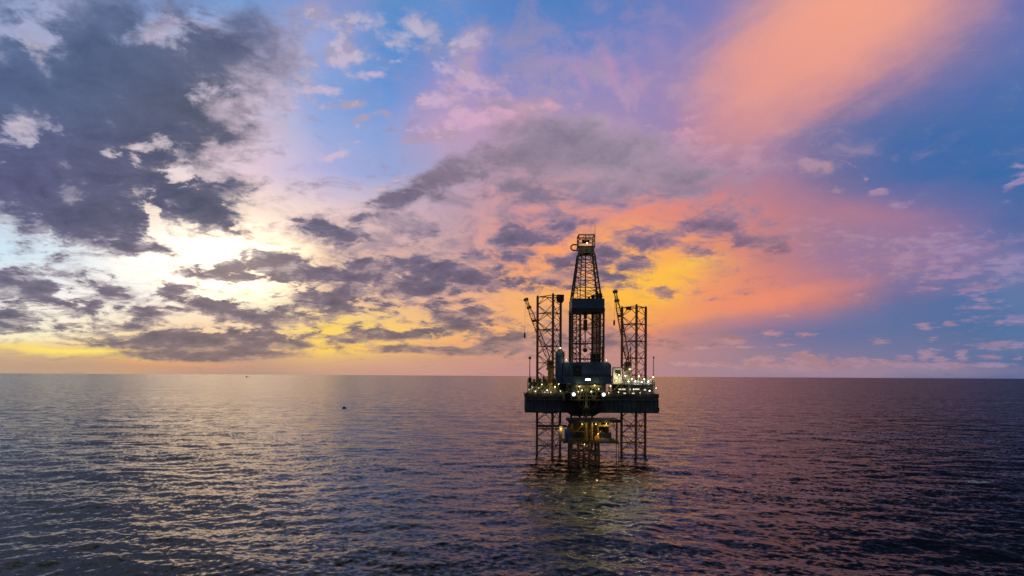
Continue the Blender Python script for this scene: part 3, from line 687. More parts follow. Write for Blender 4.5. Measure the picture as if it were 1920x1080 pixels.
# ------------------------------------------------------------------ mesh and object helpers
class Shape:
    """Collects boxes, tubes, prisms and lathed bodies into one mesh."""

    def __init__(self):
        self.v, self.f, self.smooth = [], [], []

    def add(self, verts, faces, smooth=False):
        n = len(self.v)
        self.v += [tuple(p) for p in verts]
        self.f += [tuple(n + i for i in f) for f in faces]
        self.smooth += [smooth] * len(faces)
        return self

    def box(self, x0, x1, y0, y1, z0, z1):
        v = [(x, y, z) for z in (z0, z1) for x, y in ((x0, y0), (x1, y0), (x1, y1), (x0, y1))]
        return self.add(v, [(3, 2, 1, 0), (4, 5, 6, 7), (0, 1, 5, 4), (1, 2, 6, 5), (2, 3, 7, 6), (3, 0, 4, 7)])

    def prism(self, pts, z0, z1, bevel=0.0):
        """Upright prism over a counter-clockwise outline; a bevel draws the top outline in."""
        n = len(pts)
        cx, cy = sum(p[0] for p in pts) / n, sum(p[1] for p in pts) / n
        levels = [(z0, 0.0), (z1 - bevel, 0.0), (z1, bevel)] if bevel else [(z0, 0.0), (z1, 0.0)]
        v = []
        for z, b in levels:
            for x, y in pts:
                d = math.hypot(x - cx, y - cy)
                v.append((x - (x - cx) / d * b, y - (y - cy) / d * b, z))
        f = [tuple(reversed(range(n))), tuple(range((len(levels) - 1) * n, len(levels) * n))]
        for k in range(len(levels) - 1):
            f += [(k * n + i, k * n + (i + 1) % n, (k + 1) * n + (i + 1) % n, (k + 1) * n + i) for i in range(n)]
        return self.add(v, f)

    def profile_x(self, x0, x1, pts):
        """Solid with a (y, z) outline swept from x0 to x1."""
        n = len(pts)
        v = [(x, y, z) for x in (x0, x1) for y, z in pts]
        f = [tuple(range(n)), tuple(reversed(range(n, 2 * n)))]
        f += [(i, n + i, n + (i + 1) % n, (i + 1) % n) for i in range(n)]
        return self.add(v, f)

    def profile_y(self, y0, y1, pts):
        """Solid with an (x, z) outline swept from y0 to y1."""
        n = len(pts)
        v = [(x, y, z) for y in (y0, y1) for x, z in pts]
        f = [tuple(range(n)), tuple(reversed(range(n, 2 * n)))]
        f += [(i, n + i, n + (i + 1) % n, (i + 1) % n) for i in range(n)]
        return self.add(v, f)

    def tube(self, a, b, r, r2=None, sides=6):
        a, b = np.array(a, float), np.array(b, float)
        d = b - a
        d /= np.linalg.norm(d)
        u = np.cross(d, (0.0, 0.0, 1.0) if abs(d[2]) < 0.9 else (1.0, 0.0, 0.0))
        u /= np.linalg.norm(u)
        w = np.cross(d, u)
        r2 = r if r2 is None else r2
        v = []
        for c, q in ((a, r), (b, r2)):
            for i in range(sides):
                t = 2 * math.pi * i / sides
                v.append(tuple(c + q * (math.cos(t) * u + math.sin(t) * w)))
        f = [(i, (i + 1) % sides, sides + (i + 1) % sides, sides + i) for i in range(sides)]
        self.add(v, f, sides > 7)
        return self.add(v, [tuple(reversed(range(sides))), tuple(range(sides, 2 * sides))])

    def path(self, pts, r, sides=6):
        for a, b in zip(pts[:-1], pts[1:]):
            self.tube(a, b, r, sides=sides)
        return self

    def lathe(self, cx, cy, prof, sides=20):
        """Body of revolution about an upright axis; prof is [(radius, z), ...] from the bottom up."""
        v, f = [], []
        for r, z in prof:
            v += [(cx + r * math.cos(2 * math.pi * i / sides), cy + r * math.sin(2 * math.pi * i / sides), z) for i in range(sides)]
        for k in range(len(prof) - 1):
            f += [(k * sides + i, k * sides + (i + 1) % sides, (k + 1) * sides + (i + 1) % sides, (k + 1) * sides + i) for i in range(sides)]
        self.add(v, f, True)
        return self.add(v, [tuple(reversed(range(sides))), tuple(range((len(prof) - 1) * sides, len(prof) * sides))])

    def rail(self, pts, z, h=1.1, gap=2.2, r=0.05):
        """Guard rail with posts along a line of (x, y) points."""
        for (x0, y0), (x1, y1) in zip(pts[:-1], pts[1:]):
            n = max(1, round(math.hypot(x1 - x0, y1 - y0) / gap))
            for i in range(n + 1):
                t = i / n
                x, y = x0 + t * (x1 - x0), y0 + t * (y1 - y0)
                self.tube((x, y, z), (x, y, z + h), r, sides=4)
            for q in (0.5, 1.0):
                self.tube((x0, y0, z + h * q), (x1, y1, z + h * q), r, sides=4)
        return self

    def build(self, name, mat, parent=None, label=None):
        me = bpy.data.meshes.new(name)
        me.from_pydata(self.v, [], self.f)
        me.polygons.foreach_set("use_smooth", self.smooth)
        me.materials.append(mat)
        me.update()
        o = bpy.data.objects.new(name, me)
        scene.collection.objects.link(o)
        if parent is not None:
            o.parent = parent
        if label:
            o["label"] = label
        return o


def thing(name, label, category, loc, group=None):
    o = bpy.data.objects.new(name, None)
    o.location = loc
    o.empty_display_size = 2.0
    o["label"], o["category"] = label, category
    if group:
        o["group"] = group
    scene.collection.objects.link(o)
    return o


def steel(name, col, rough=0.5, wear=0.35, rust=(0.10, 0.045, 0.022), rust_amount=0.3, metal=0.0):
    """Painted steel with uneven fading, grime and rust streaks."""
    m = bpy.data.materials.new(name)
    m.use_nodes = True
    t = m.node_tree
    t.nodes.clear()
    nd = Nodes(t)
    pos = nd.new('ShaderNodeTexCoord').outputs['Object']
    fade = nd.noise(pos, 0.22, 4.0, 0.6)[0]
    streak = nd.noise(nd.vec('MULTIPLY', pos, (1.0, 1.0, 0.12)), 1.1, 5.0, 0.65)[0]
    base = nd.mix(nd.step(fade, 0.3, 0.7), tuple(c * (1 - wear) for c in col), tuple(min(1.0, c * (1 + wear)) for c in col))
    base = nd.mix(nd.math('MULTIPLY', nd.step(streak, 0.54, 0.72), rust_amount), base, rust)
    b = nd.new('ShaderNodeBsdfPrincipled')
    nd.put(b.inputs['Base Color'], base)
    nd.put(b.inputs['Roughness'], nd.step(streak, 0.3, 0.7, rough - 0.12, rough + 0.2))
    b.inputs['Metallic'].default_value = metal
    out = nd.new('ShaderNodeOutputMaterial')
    t.links.new(b.outputs[0], out.inputs['Surface'])
    return m


def lamp_glass(name, col, strength):
    m = bpy.data.materials.new(name)
    m.use_nodes = True
    t = m.node_tree
    t.nodes.clear()
    nd = Nodes(t)
    e = nd.new('ShaderNodeEmission')
    e.inputs['Color'].default_value = col + (1.0,)
    e.inputs['Strength'].default_value = strength
    out = nd.new('ShaderNodeOutputMaterial')
    t.links.new(e.outputs[0], out.inputs['Surface'])
    return m


M = {
    'navy': steel('navy_paint', (0.07, 0.115, 0.18), 0.45, 0.3, rust_amount=0.3),
    'derrick': steel('derrick_steel', (0.13, 0.085, 0.06), 0.55, 0.35, rust_amount=0.5),
    'boom': steel('boom_paint', (0.55, 0.22, 0.05), 0.5, 0.3, rust_amount=0.5),
    'hull': steel('hull_paint', (0.055, 0.085, 0.10), 0.5, 0.4, rust_amount=0.6),
    'leg': steel('leg_steel', (0.42, 0.15, 0.085), 0.6, 0.3, rust_amount=0.5),
    'dark': steel('dark_steel', (0.035, 0.033, 0.032), 0.55, 0.35, rust_amount=0.4),
    'olive': steel('olive_paint', (0.15, 0.13, 0.05), 0.55, 0.3, rust_amount=0.3),
    'brown': steel('brown_steel', (0.24, 0.115, 0.045), 0.6, 0.35, rust_amount=0.6),
    'yellow': steel('yellow_paint', (0.42, 0.26, 0.035), 0.5, 0.25, rust_amount=0.4),
    'mustard': steel('mustard_paint', (0.26, 0.17, 0.03), 0.6, 0.35, rust_amount=0.6),
    'red': steel('red_paint', (0.30, 0.035, 0.03), 0.5, 0.25, rust_amount=0.2),
    'orange': steel('orange_paint', (0.75, 0.26, 0.03), 0.5, 0.2, rust_amount=0.1),
    'blue': steel('blue_paint', (0.02, 0.16, 0.42), 0.45, 0.2, rust_amount=0.15),
    'pale': steel('pale_paint', (0.48, 0.49, 0.47), 0.5, 0.2, rust_amount=0.25),
    'galv': steel('galvanised_steel', (0.22, 0.23, 0.23), 0.45, 0.2, rust_amount=0.2, metal=0.4),
    'recess_dark': steel('doorway_shade', (0.008, 0.009, 0.012), 0.6, 0.2, rust_amount=0.05),
    'glass': steel('dark_window_glass', (0.02, 0.028, 0.035), 0.15, 0.1, rust_amount=0.0),
    'flood': lamp_glass('floodlight_glass', (1.0, 1.0, 0.86), 6.0),
    'bulb': lamp_glass('deck_lamp_glass', (1.0, 0.96, 0.74), 5.0),
    'warm': lamp_glass('warm_lamp_glass', (1.0, 0.82, 0.38), 3.2),
    'dim': lamp_glass('dim_lamp_glass', (0.95, 0.9, 0.5), 1.3),
    'window': lamp_glass('lit_window_glass', (0.95, 0.9, 0.7), 0.9),
}


def add_light(name, loc, power, parent, col=(1.0, 0.93, 0.72), radius=0.25, spot=None):
    """The light of a lamp, at its glass."""
    d = bpy.data.lights.new(name, 'SPOT' if spot else 'POINT')
    d.energy, d.color, d.shadow_soft_size = power, col, radius
    o = bpy.data.objects.new(name, d)
    o.location = loc
    if spot:
        d.spot_size, d.spot_blend = R(spot[3]), 0.7
        a = np.array(spot[:3], float)
        a /= np.linalg.norm(a)
        o.rotation_euler = (math.acos(-a[2]), 0.0, math.atan2(a[1], a[0]) - math.pi / 2)
    o.parent = parent
    scene.collection.objects.link(o)
    return o


# ------------------------------------------------------------------ jack-up drilling rig
rig = thing("jackup_rig", "navy jack-up drilling rig on lattice legs with a tall derrick and lit decks", "drilling rig", (40.0, 338.0, 0.0))
rnd = random.Random(5)

# hull: aft corner block tapering to the bow, with a bulwark round the deck
OUT = [(-33.5, -12.0), (31.6, -12.0), (31.6, 14.0), (13.0, 60.0), (-15.0, 60.0), (-33.5, 14.0)]
h = Shape().prism(OUT, 22.1, 30.5)
hull = h.build("hull", M['hull'], rig)
for q in ([(-15.6, -12.25), (-33.75, -12.25), (-33.75, 14.0)], [(4.6, -12.25), (31.85, -12.25), (31.85, 14.0)]):
    w = Shape()
    for (ax, ay), (ex_, ey) in zip(q[:-1], q[1:]):
        w.box(min(ax, ex_), max(ax, ex_) + (0.25 if ax == ex_ < 0 else 0), min(ay, ey), max(ay, ey) + (0.25 if ay == ey else 0), 29.6, 31.4 if ay == ey else 31.38)
    w.build("bulwark", M['dark'], rig)
s = Shape()
for x0, x1 in ((-33.7, -15.6), (4.6, 31.8)):
    s.box(x0, x1, -12.5, -12.0, 27.9, 28.3)
for x in [-33.5 + 2.17 * i for i in range(31)]:
    if not -15.6 < x < 4.6:
        s.box(x - 0.09, x + 0.09, -12.22, -12.0, 22.2, 27.9)
s.box(-33.7, 31.8, -12.3, -12.0, 22.0, 22.35)
s.build("fender_rail", M['dark'], hull)
for y, e in ((-8.0, 33.2), (2.0, 32.6)):
    Shape().prism([(31.6, y), (e, y + 0.8), (e, y + 3.2), (31.6, y + 4.0)], 22.6, 24.5, 0.2).build("side_sponson", M['dark'], rig)
s = Shape()
for x in (-13.4, 0.6):
    s.box(x, x + 2.6, -12.35, -12.0, 22.4, 29.9)
s.box(-15.6, 4.6, -12.5, -12.02, 22.5, 30.4)
s.build("stern_shade_panel", M['dark'], rig)  # raised dark panel, its colour stands in for shade below the cantilever

# three lattice legs
def lattice_leg(pts, z0, z1, bay, name="leg"):
    ch, br = Shape(), Shape()
    for x, y in pts:
        ch.tube((x, y, z0), (x, y, z1), 0.46, sides=8)
        ch.box(x - 0.62, x + 0.62, y - 0.12, y + 0.12, z0, z1 - 0.6)     # jacking rack
    n = int(math.ceil((z1 - z0) / bay))
    for k in range(n + 1):
        zt = z1 - 0.8 - k * bay
        if zt < z0:
            break
        zm, zb = zt - bay / 2, zt - bay
        for i in range(3):
            a, b = pts[i], pts[(i + 1) % 3]
            m = ((a[0] + b[0]) / 2, (a[1] + b[1]) / 2)
            br.tube((*a, zt), (*b, zt), 0.22, sides=6)
            for c in (a, b):
                br.tube((*m, zt), (*c, zm), 0.17, sides=5)
                if zb > z0:
                    br.tube((*c, zm), (*m, zb), 0.17, sides=5)
    leg = ch.build(name, M['leg'], rig)
    br.build("bracing", M['leg'], leg)
    return leg


LEFT = [(-27.1, 2.6), (-19.8, -6.9), (-15.2, 4.2)]
RIGHT = [(16.2, 3.6), (21.6, -7.1), (28.2, 2.9)]
BOW = [(-6.0, 44.0), (6.0, 44.0), (0.0, 54.4)]
leg_a = lattice_leg(LEFT, -12.0, 81.0, 8.4)
leg_b = lattice_leg(RIGHT, -12.0, 75.8, 8.6)
leg_c = lattice_leg(BOW, -12.0, 76.5, 8.6)
Shape().box(-17.4, -13.6, 3.0, 5.4, 78.4, 81.6).box(-17.0, -14.0, 3.2, 5.2, 77.6, 78.4).build("top_cabin", M['dark'], leg_a)
Shape().box(17.6, 20.0, -1.5, 0.5, 73.6, 75.2).build("top_cabin", M['dark'], leg_b)

# jack houses round the legs
for pts in (LEFT, RIGHT, BOW):
    j = Shape()
    for x, y in pts:
        j.prism([(x - 1.7, y - 1.5), (x + 1.7, y - 1.5), (x + 1.7, y + 1.5), (x - 1.7, y + 1.5)], 30.5, 36.6, 0.5)
        for k in range(4):
            j.tube((x - 1.9, y - 1.7, 31.6 + 1.4 * k), (x + 1.9, y - 1.7, 31.6 + 1.4 * k), 0.3)
    for i in range(3):
        a, b = pts[i], pts[(i + 1) % 3]
        j.tube((*a, 36.0), (*b, 36.0), 0.5)
        j.tube((*a, 33.0), (*b, 33.0), 0.35)
    j.build("jack_house", M['olive'], rig)

# port deck: machinery module with platform, railing, pipes and tanks
Shape().box(-31.5, -22.0, -11.0, -8.6, 30.5, 36.6).box(-31.5, -28.2, -8.6, 10.0, 30.5, 35.2).build("machinery_module", M['dark'], rig)
p = Shape().box(-32.4, -17.6, -11.8, -7.6, 36.62, 37.0)
for x in (-32.2, -27.4, -22.6, -17.9):
    p.tube((x, -11.6, 30.5), (x, -11.6, 36.6), 0.16).tube((x, -7.8, 30.5), (x, -7.8, 36.6), 0.16)
plat = p.build("deck_platform", M['dark'], rig)
Shape().rail([(-32.3, -7.7), (-32.3, -11.7), (-17.7, -11.7), (-17.7, -7.7)], 37.0, 1.3, 1.6, 0.07).build("railing", M['dark'], plat)
p = Shape()
for k in range(5):
    p.tube((-30.5 + 0.5 * k, -11.6, 32.0 + 0.75 * k), (-17.5, -11.6 + 0.1 * k, 32.0 + 0.75 * k), 0.16)
for k in range(7):
    x = -30.0 + 1.9 * k
    p.tube((x, -11.75, 30.6), (x, -11.75, 35.8), 0.12)
p.build("deck_piping", M['olive'], rig)
for x, r, z in ((-20.3, 1.2, 35.2), (-17.6, 1.0, 34.4), (-15.4, 0.8, 33.2)):
    Shape().lathe(x, -10.2, [(r, 30.5), (r, z - 0.5), (r * 0.7, z - 0.1), (r * 0.2, z)]).build("mud_tank", M['olive'], rig)
for k in range(9):
    x = -32.0 + 2.0 * k
    hgt = rnd.uniform(0.8, 2.6)
    y = rnd.uniform(-7.0, -2.0) if k % 2 else rnd.uniform(-11.4, -9.8)
    if -29.5 < x < -13 and y > -8.6 or y < -8.6:
        Shape().prism([(x, y), (x + rnd.uniform(0.9, 1.7), y), (x + 1.2, y + 1.1), (x, y + 1.1)], 37.0 if y < -8.6 and x < -18.5 else 30.5,
                      (37.0 if y < -8.6 and x < -18.5 else 30.5) + hgt, 0.15).build("deck_equipment", M[('dark', 'olive', 'brown')[k % 3]], rig)
Shape().tube((-31.3, -11.0, 37.0), (-31.3, -11.0, 49.2), 0.28, 0.18).box(-31.9, -30.7, -11.4, -10.6, 48.1, 49.3).build("light_mast", M['dark'], rig)

# starboard deck: lit machinery house under a railed upper deck
hs = Shape().box(9.2, 29.4, -11.2, -8.4, 30.5, 35.6)
house = hs.build("deck_house", M['dark'], rig)
for x0, x1, z in ((12.2, 15.6, 33.6), (16.6, 18.2, 33.6), (20.2, 22.4, 33.7), (24.6, 25.6, 33.4), (14.6, 15.8, 31.6), (18.8, 20.0, 31.6)):
    fr = Shape().box(x0 - 0.15, x1 + 0.15, -11.32, -11.2, z - 0.5, z + 0.5).build("window", M['olive'], house)
    Shape().box(x0, x1, -11.36, -11.32, z - 0.32, z + 0.32).build("pane", M['window'], fr)
up = Shape().box(8.6, 30.0, -11.9, -7.8, 35.62, 36.0)
for x in (8.9, 16.0, 23.0, 29.7):
    up.tube((x, -11.7, 30.5), (x, -11.7, 35.6), 0.18)
upper = up.build("deck_platform", M['dark'], rig)
Shape().rail([(8.8, -7.9), (8.8, -11.8), (29.9, -11.8), (29.9, -7.9)], 36.0, 1.2, 1.8, 0.06).build("railing", M['galv'], upper)
for x0, x1, y0, z1, mt in ((11.2, 13.6, -9.6, 38.2, 'pale'), (14.6, 17.4, -9.4, 38.6, 'pale'), (18.4, 19.8, -10.2, 37.6, 'galv'), (21.2, 23.8, -9.2, 38.0, 'pale'), (24.8, 26.6, -9.8, 38.4, 'galv'), (27.4, 28.8, -9.6, 37.5, 'pale')):
    Shape().prism([(x0, y0), (x1, y0), (x1, y0 + 1.2), (x0, y0 + 1.2)], 36.0, z1, 0.15).tube((x0 + 0.4, y0 - 0.1, 36.3), (x0 + 0.4, y0 - 0.1, z1), 0.1).build("deck_equipment", M[mt], rig)
Shape().tube((29.3, -11.2, 36.0), (29.3, -11.2, 49.6), 0.26, 0.16).box(28.8, 29.8, -11.6, -10.8, 40.8, 41.4).box(29.0, 29.6, -11.5, -10.9, 48.8, 49.7).build("light_mast", M['brown'], rig)
for a, b in (((27.0, -10.6, 36.0), (29.0, -11.0, 39.8)), ((17.4, -11.0, 36.0), (15.4, -10.8, 40.4)), ((22.0, -10.6, 36.0), (22.0, -10.6, 40.4))):
    Shape().tube(a, b, 0.22, 0.14).tube(b, (b[0], b[1], b[2] - 0.9), 0.07).lathe(a[0], a[1], [(0.45, 36.0), (0.3, 36.4)], 10).build("davit", M['pale'], rig)
cab = Shape().prism([(8.4, -19.6), (12.6, -19.6), (12.6, -15.2), (8.4, -15.2)], 36.6, 44.4, 0.3).build("deck_cabin", M['pale'], rig)
Shape().box(9.2, 11.8, -19.72, -19.6, 41.4, 42.8).build("window", M['glass'], cab)
Shape().box(6.0, 13.0, -20.2, -12.0, 36.1, 36.55).tube((12.4, -19.8, 30.5), (12.4, -19.8, 36.1), 0.22).tube((6.4, -19.8, 31.5), (12.4, -12.2, 36.0), 0.2).build("cabin_platform", M['olive'], rig)

for k in range(26):
    x = -33.2 + 0.72 * k if k < 20 else 4.9 + 0.75 * (k - 20)
    z1 = 31.4 + rnd.choice((0.5, 0.9, 1.3, 1.8, 2.6, 3.4))
    wd_ = rnd.uniform(0.35, 0.95)
    e = Shape().prism([(x, -11.98), (x + wd_, -11.98), (x + wd_, -11.75), (x, -11.75)], 30.52, z1, 0.08)
    e.tube((x + wd_ / 2, -11.9, z1 - 0.1), (x + wd_ / 2, -11.9, z1 + rnd.uniform(0.3, 1.6)), 0.09)
    e.build("deck_equipment", M[('dark', 'olive', 'brown', 'galv')[k % 4]], rig)
for x, z0, hgt, mt in ((-31.0, 37.0, 2.6, 'dark'), (-29.2, 37.0, 1.5, 'brown'), (-26.2, 37.0, 2.0, 'olive'), (-24.4, 37.0, 3.1, 'dark'), (-19.2, 37.0, 2.2, 'olive'), (10.2, 36.0, 2.8, 'galv'), (17.6, 36.0, 3.6, 'olive'), (20.4, 36.0, 2.4, 'pale'), (26.8, 36.0, 3.0, 'pale'), (29.0, 36.0, 2.0, 'dark')):
    e = Shape().lathe(x, -10.4, [(0.5, z0), (0.5, z0 + hgt * 0.7), (0.3, z0 + hgt * 0.85), (0.12, z0 + hgt)], 10).tube((x, -10.9, z0 + 0.6), (x + 0.9, -10.9, z0 + 0.6), 0.12)
    e.tube((x + 0.9, -10.9, z0), (x + 0.9, -10.9, z0 + hgt * 0.8), 0.1).build("vent_post", M[mt], rig)
Shape().profile_y(-12.3, -11.0, [(-13.5, 22.3), (-10.2, 20.4), (0.2, 20.4), (3.4, 22.3)]).build("stern_skirt", M['dark'], rig)
sd = Shape()
for x in (-10.6, -8.9, -3.8, -2.0):
    sd.tube((x, -36.4, 29.0), (x, -36.4, 36.4), 0.22)
for z in (29.2, 31.0, 33.2):
    sd.tube((-11.4, -36.45, z), (0.5, -36.45, z), 0.18)
for x in (-9.8, -3.0):
    sd.box(x - 0.7, x + 0.7, -36.8, -36.0, 29.0, 31.4)
sd.build("blowout_preventer_deck", M['olive'], rig)

# cantilever carrying the drill floor out over the wells
for x in (-12.2, 1.3):
    c = Shape().box(x - 0.95, x + 0.95, -37.0, 14.0, 32.6, 36.2)
    c.box(x - 1.25, x + 1.25, -37.2, 14.0, 36.2, 36.5).box(x - 1.25, x + 1.25, -37.2, 14.0, 32.3, 32.6)
    for k in range(13):
        y = -36.0 + 4.0 * k
        c.box(x - 1.2, x + 1.2, y - 0.12, y + 0.12, 32.6, 36.2)
    c.box(x - 0.8, x + 0.8, -37.0, -34.0, 28.8, 32.3).build("cantilever_beam", M['dark'], rig)
for y in (-36.6, -30.0, -24.0, -18.0):
    x_ = Shape()
    x_.box(-11.25, 0.35, y - 0.3, y + 0.3, 34.8, 36.0)
    x_.tube((-11.2, y, 32.8), (-5.5, y, 35.6), 0.22).tube((0.3, y, 32.8), (-5.5, y, 35.6), 0.22)
    x_.build("cantilever_crossbeam", M['olive'], rig)
Shape().box(-15.2, 4.4, -12.1 - 12.0, -12.55, 28.2, 31.9).build("pipe_deck", M['dark'], rig)
sub = Shape().box(-17.0, 5.1, -36.2, -21.0, 36.52, 39.2).box(-17.3, 5.4, -36.5, -20.7, 39.2, 39.75)
for k in range(9):
    x = -16.4 + 2.62 * k
    sub.box(x - 0.14, x + 0.14, -36.38, -36.2, 36.6, 39.2)
sub.build("substructure", M['navy'], rig)
lt = Shape().box(-6.95, -4.45, -36.75, -36.45, 37.9, 38.9).build("strip_lamp", M['galv'], rig)
Shape().box(-6.8, -4.6, -36.83, -36.75, 38.05, 38.75).build("lamp_glass", M['bulb'], lt)

# drill floor house with its dark doorway
ZF, ZH = 39.76, 46.4
fl = Shape()
wall = [(-16.8, ZF + 0.5), (4.9, ZF + 0.5), (4.9, ZH - 1.3), (3.6, ZH), (-16.8, ZH - 0.2)]
fl.profile_y(-36.0, -35.7, wall)
fl.box(-16.8, -16.5, -35.7, -21.4, ZF + 0.5, ZH - 0.2).box(4.6, 4.9, -35.7, -21.4, ZF + 0.5, ZH - 1.3).box(-16.5, 4.6, -21.7, -21.4, ZF + 0.5, ZH - 0.6)
for k in range(12):
    x = -16.0 + 1.85 * k
    if not -13.0 < x < -8.2:
        fl.box(x - 0.07, x + 0.07, -36.12, -36.0, ZF + 0.55, ZH - 0.5)
fl.box(-16.8, 3.4, -36.16, -36.0, ZH - 0.55, ZH - 0.25)
floor_house = fl.build("drill_floor_house", M['navy'], rig)
Shape().box(-17.1, 5.2, -36.3, -21.2, ZF, ZF + 0.5).build("drill_floor", M['dark'], rig)
d = Shape().box(-12.3, -8.6, -36.3, -36.0, ZF + 0.5, ZF + 5.0)
door = d.build("door", M['recess_dark'], floor_house)  # black slab: the shade inside the doorway is put into its colour
Shape().box(-11.3, -9.6, -36.36, -36.3, ZF + 3.0, ZF + 3.45).build("window", M['olive'], door)
silo = Shape().lathe(-18.2, -33.6, [(2.15, 39.8), (2.15, 49.6), (1.95, 50.6), (1.2, 51.6), (0.4, 52.0)], 28)
silo.tube((-18.2, -33.6, 36.6), (-18.2, -33.6, 39.8), 1.6, 2.1, 12)
sl = silo.build("silo", M['navy'], rig)
r_ = Shape()
for i in range(10):
    a = 2 * math.pi * i / 10
    b = 2 * math.pi * (i + 1) / 10
    pa, pb = (-18.2 + 2.35 * math.cos(a), -33.6 + 2.35 * math.sin(a)), (-18.2 + 2.35 * math.cos(b), -33.6 + 2.35 * math.sin(b))
    r_.tube((*pa, 49.4), (*pa, 51.0), 0.07).tube((*pa, 51.0), (*pb, 51.0), 0.07).tube((*pa, 49.4), (*pb, 49.4), 0.16)
r_.build("railing", M['olive'], sl)
ex = Shape().lathe(2.3, -27.0, [(0.62, 40.0), (0.62, 53.0), (0.95, 53.05), (0.95, 53.5), (0.5, 53.6), (0.5, 54.2)], 14).build("exhaust_stack", M['red'], rig)

# derrick: straight lower bay, wind wall, tapering mast, crown
DX, DY = -5.6, -27.9
def frame_bay(shape, c0, w0, z0, c1, w1, z1, rc, rb, x_brace=True, mid=False):
    q0 = [(c0[0] + sx * w0 / 2, c0[1] + sy * w0 / 2, z0) for sx, sy in ((-1, -1), (1, -1), (1, 1), (-1, 1))]
    q1 = [(c1[0] + sx * w1 / 2, c1[1] + sy * w1 / 2, z1) for sx, sy in ((-1, -1), (1, -1), (1, 1), (-1, 1))]
    for i in range(4):
        j = (i + 1) % 4
        shape.tube(q0[i], q1[i], rc, sides=6)
        shape.tube(q1[i], q1[j], rb * 1.2, sides=5)
        if x_brace:
            shape.tube(q0[i], q1[j], rb, sides=5).tube(q0[j], q1[i], rb, sides=5)


dr = Shape()
LOW = 14.2
for k in range(4):
    z0 = ZF + 0.5 + k * 7.65
    frame_bay(dr, (DX, DY), LOW, z0, (DX, DY), LOW, z0 + 7.65, 0.52, 0.15, x_brace=False)
    for sx in (-1, 1):                                   # portal bracing near the corners leaves the centre open
        for yy in (DY - LOW / 2, DY + LOW / 2):
            xa, xb = DX + sx * LOW / 2, DX + sx * (LOW / 2 - 3.2)
            dr.tube((xb, yy, z0), (xb, yy, z0 + 7.65), 0.22)
            for m in (0.33, 0.66, 1.0):
                dr.tube((xa, yy, z0 + 7.65 * m), (xb, yy, z0 + 7.65 * m), 0.2)
            dr.tube((xa, yy, z0), (xb, yy, z0 + 2.5), 0.15).tube((xb, yy, z0 + 2.5), (xa, yy, z0 + 5.05), 0.15)
derrick = dr.build("derrick", M['derrick'], rig)
ww = Shape()
zw0, zw1, hw, dw = 70.9, 75.2, 7.4, 7.4
for x0, x1, y0, y1 in ((DX - hw, DX + hw, DY - dw - 0.2, DY - dw), (DX - hw, DX + hw, DY + dw, DY + dw + 0.2), (DX - hw, DX - hw + 0.2, DY - dw, DY + dw), (DX + hw - 0.2, DX + hw, DY - dw, DY + dw)):
    ww.box(x0, x1, y0, y1, zw0, zw1)
for k in range(9):
    x = DX - hw + 0.2 + k * (2 * hw - 0.4) / 8
    ww.box(x - 0.06, x + 0.06, DY - dw - 0.3, DY - dw - 0.2, zw0 + 0.02, zw1 - 0.02)
wind = ww.build("wind_wall", M['navy'], derrick)
Shape().box(DX - hw - 0.2, DX + hw + 0.2, DY - dw - 0.4, DY + dw + 0.4, zw0 - 1.6, zw0).build("working_platform", M['dark'], derrick)
mast = Shape()
zs = [75.0, 80.4, 85.2, 89.6, 93.4, 96.6]
wd = lambda z: 13.0 + (7.2 - 13.0) * (z - 75.0) / (96.6 - 75.0)
for a, b in zip(zs[:-1], zs[1:]):
    frame_bay(mast, (DX - 0.4, DY), wd(a), a, (DX - 0.4, DY), wd(b), b, 0.42, 0.13)
for a, b in zip(zs[:-1], zs[1:]):
    for sx in (-1, 1):
        mast.tube((DX - 0.4 + sx * (wd(a) / 2 - 2.4), DY - wd(a) / 2, a), (DX - 0.4 + sx * (wd(b) / 2 - 1.2), DY - wd(b) / 2, b), 0.16)
        m = (a + b) / 2
        mast.tube((DX - 0.4 + sx * wd(m) / 2, DY - wd(m) / 2, m), (DX - 0.4 + sx * (wd(m) / 2 - 1.9), DY - wd(m) / 2, m), 0.13)
mast.tube((DX - 0.6, DY - 0.8, ZF + 18), (DX - 0.6, DY - 0.8, 97.0), 0.3).tube((DX - 3.2, DY - 0.8, 70), (DX - 2.4, DY - 0.8, 96.4), 0.2)
mast.build("mast", M['derrick'], derrick)
td = Shape().box(DX - 1.5, DX + 0.3, DY - 2.0, DY - 0.4, 61.0, 66.0).tube((DX - 0.6, DY - 1.2, 52.0), (DX - 0.6, DY - 1.2, 61.0), 0.26).box(DX - 1.3, DX + 0.1, DY - 1.8, DY - 0.6, 66.4, 70.2)
td.tube((DX - 0.6, DY - 1.2, 66.0), (DX - 0.6, DY - 1.2, 66.4), 0.3).lathe(DX - 0.6, DY - 1.2, [(0.5, 51.0), (1.1, 51.6), (1.1, 52.4), (0.5, 53.0)], 10).build("top_drive", M['red'], derrick)
ps = Shape()
for i in range(9):
    for j in range(4):
        ps.tube((DX + 2.2 + 0.42 * i + 0.08 * (j % 2), DY - 3.0 + 0.5 * j, ZF + 0.5), (DX + 2.2 + 0.42 * i + 0.08 * (j % 2), DY - 3.0 + 0.5 * j, 69.0 + 0.25 * ((i * 3 + j) % 4)), 0.12, sides=5)
ps.build("drill_pipe_stand", M['brown'], derrick)
Shape().box(DX + 1.8, DX + 6.2, DY - 3.6, DY - 0.6, ZF + 0.5, ZF + 13.0 - 2.6).build("driller_cabin", M['dark'], derrick)
g = Shape()
for x0, x1, y, z1 in ((-3.9, -2.4, -34.0, 76.9), (-2.0, -0.8, -33.4, 78.8), (-0.6, 0.9, -34.6, 77.6), (-5.4, -4.6, -34.2, 76.2)):
    g.box(x0, x1, y, y + 1.4, 75.2, z1)
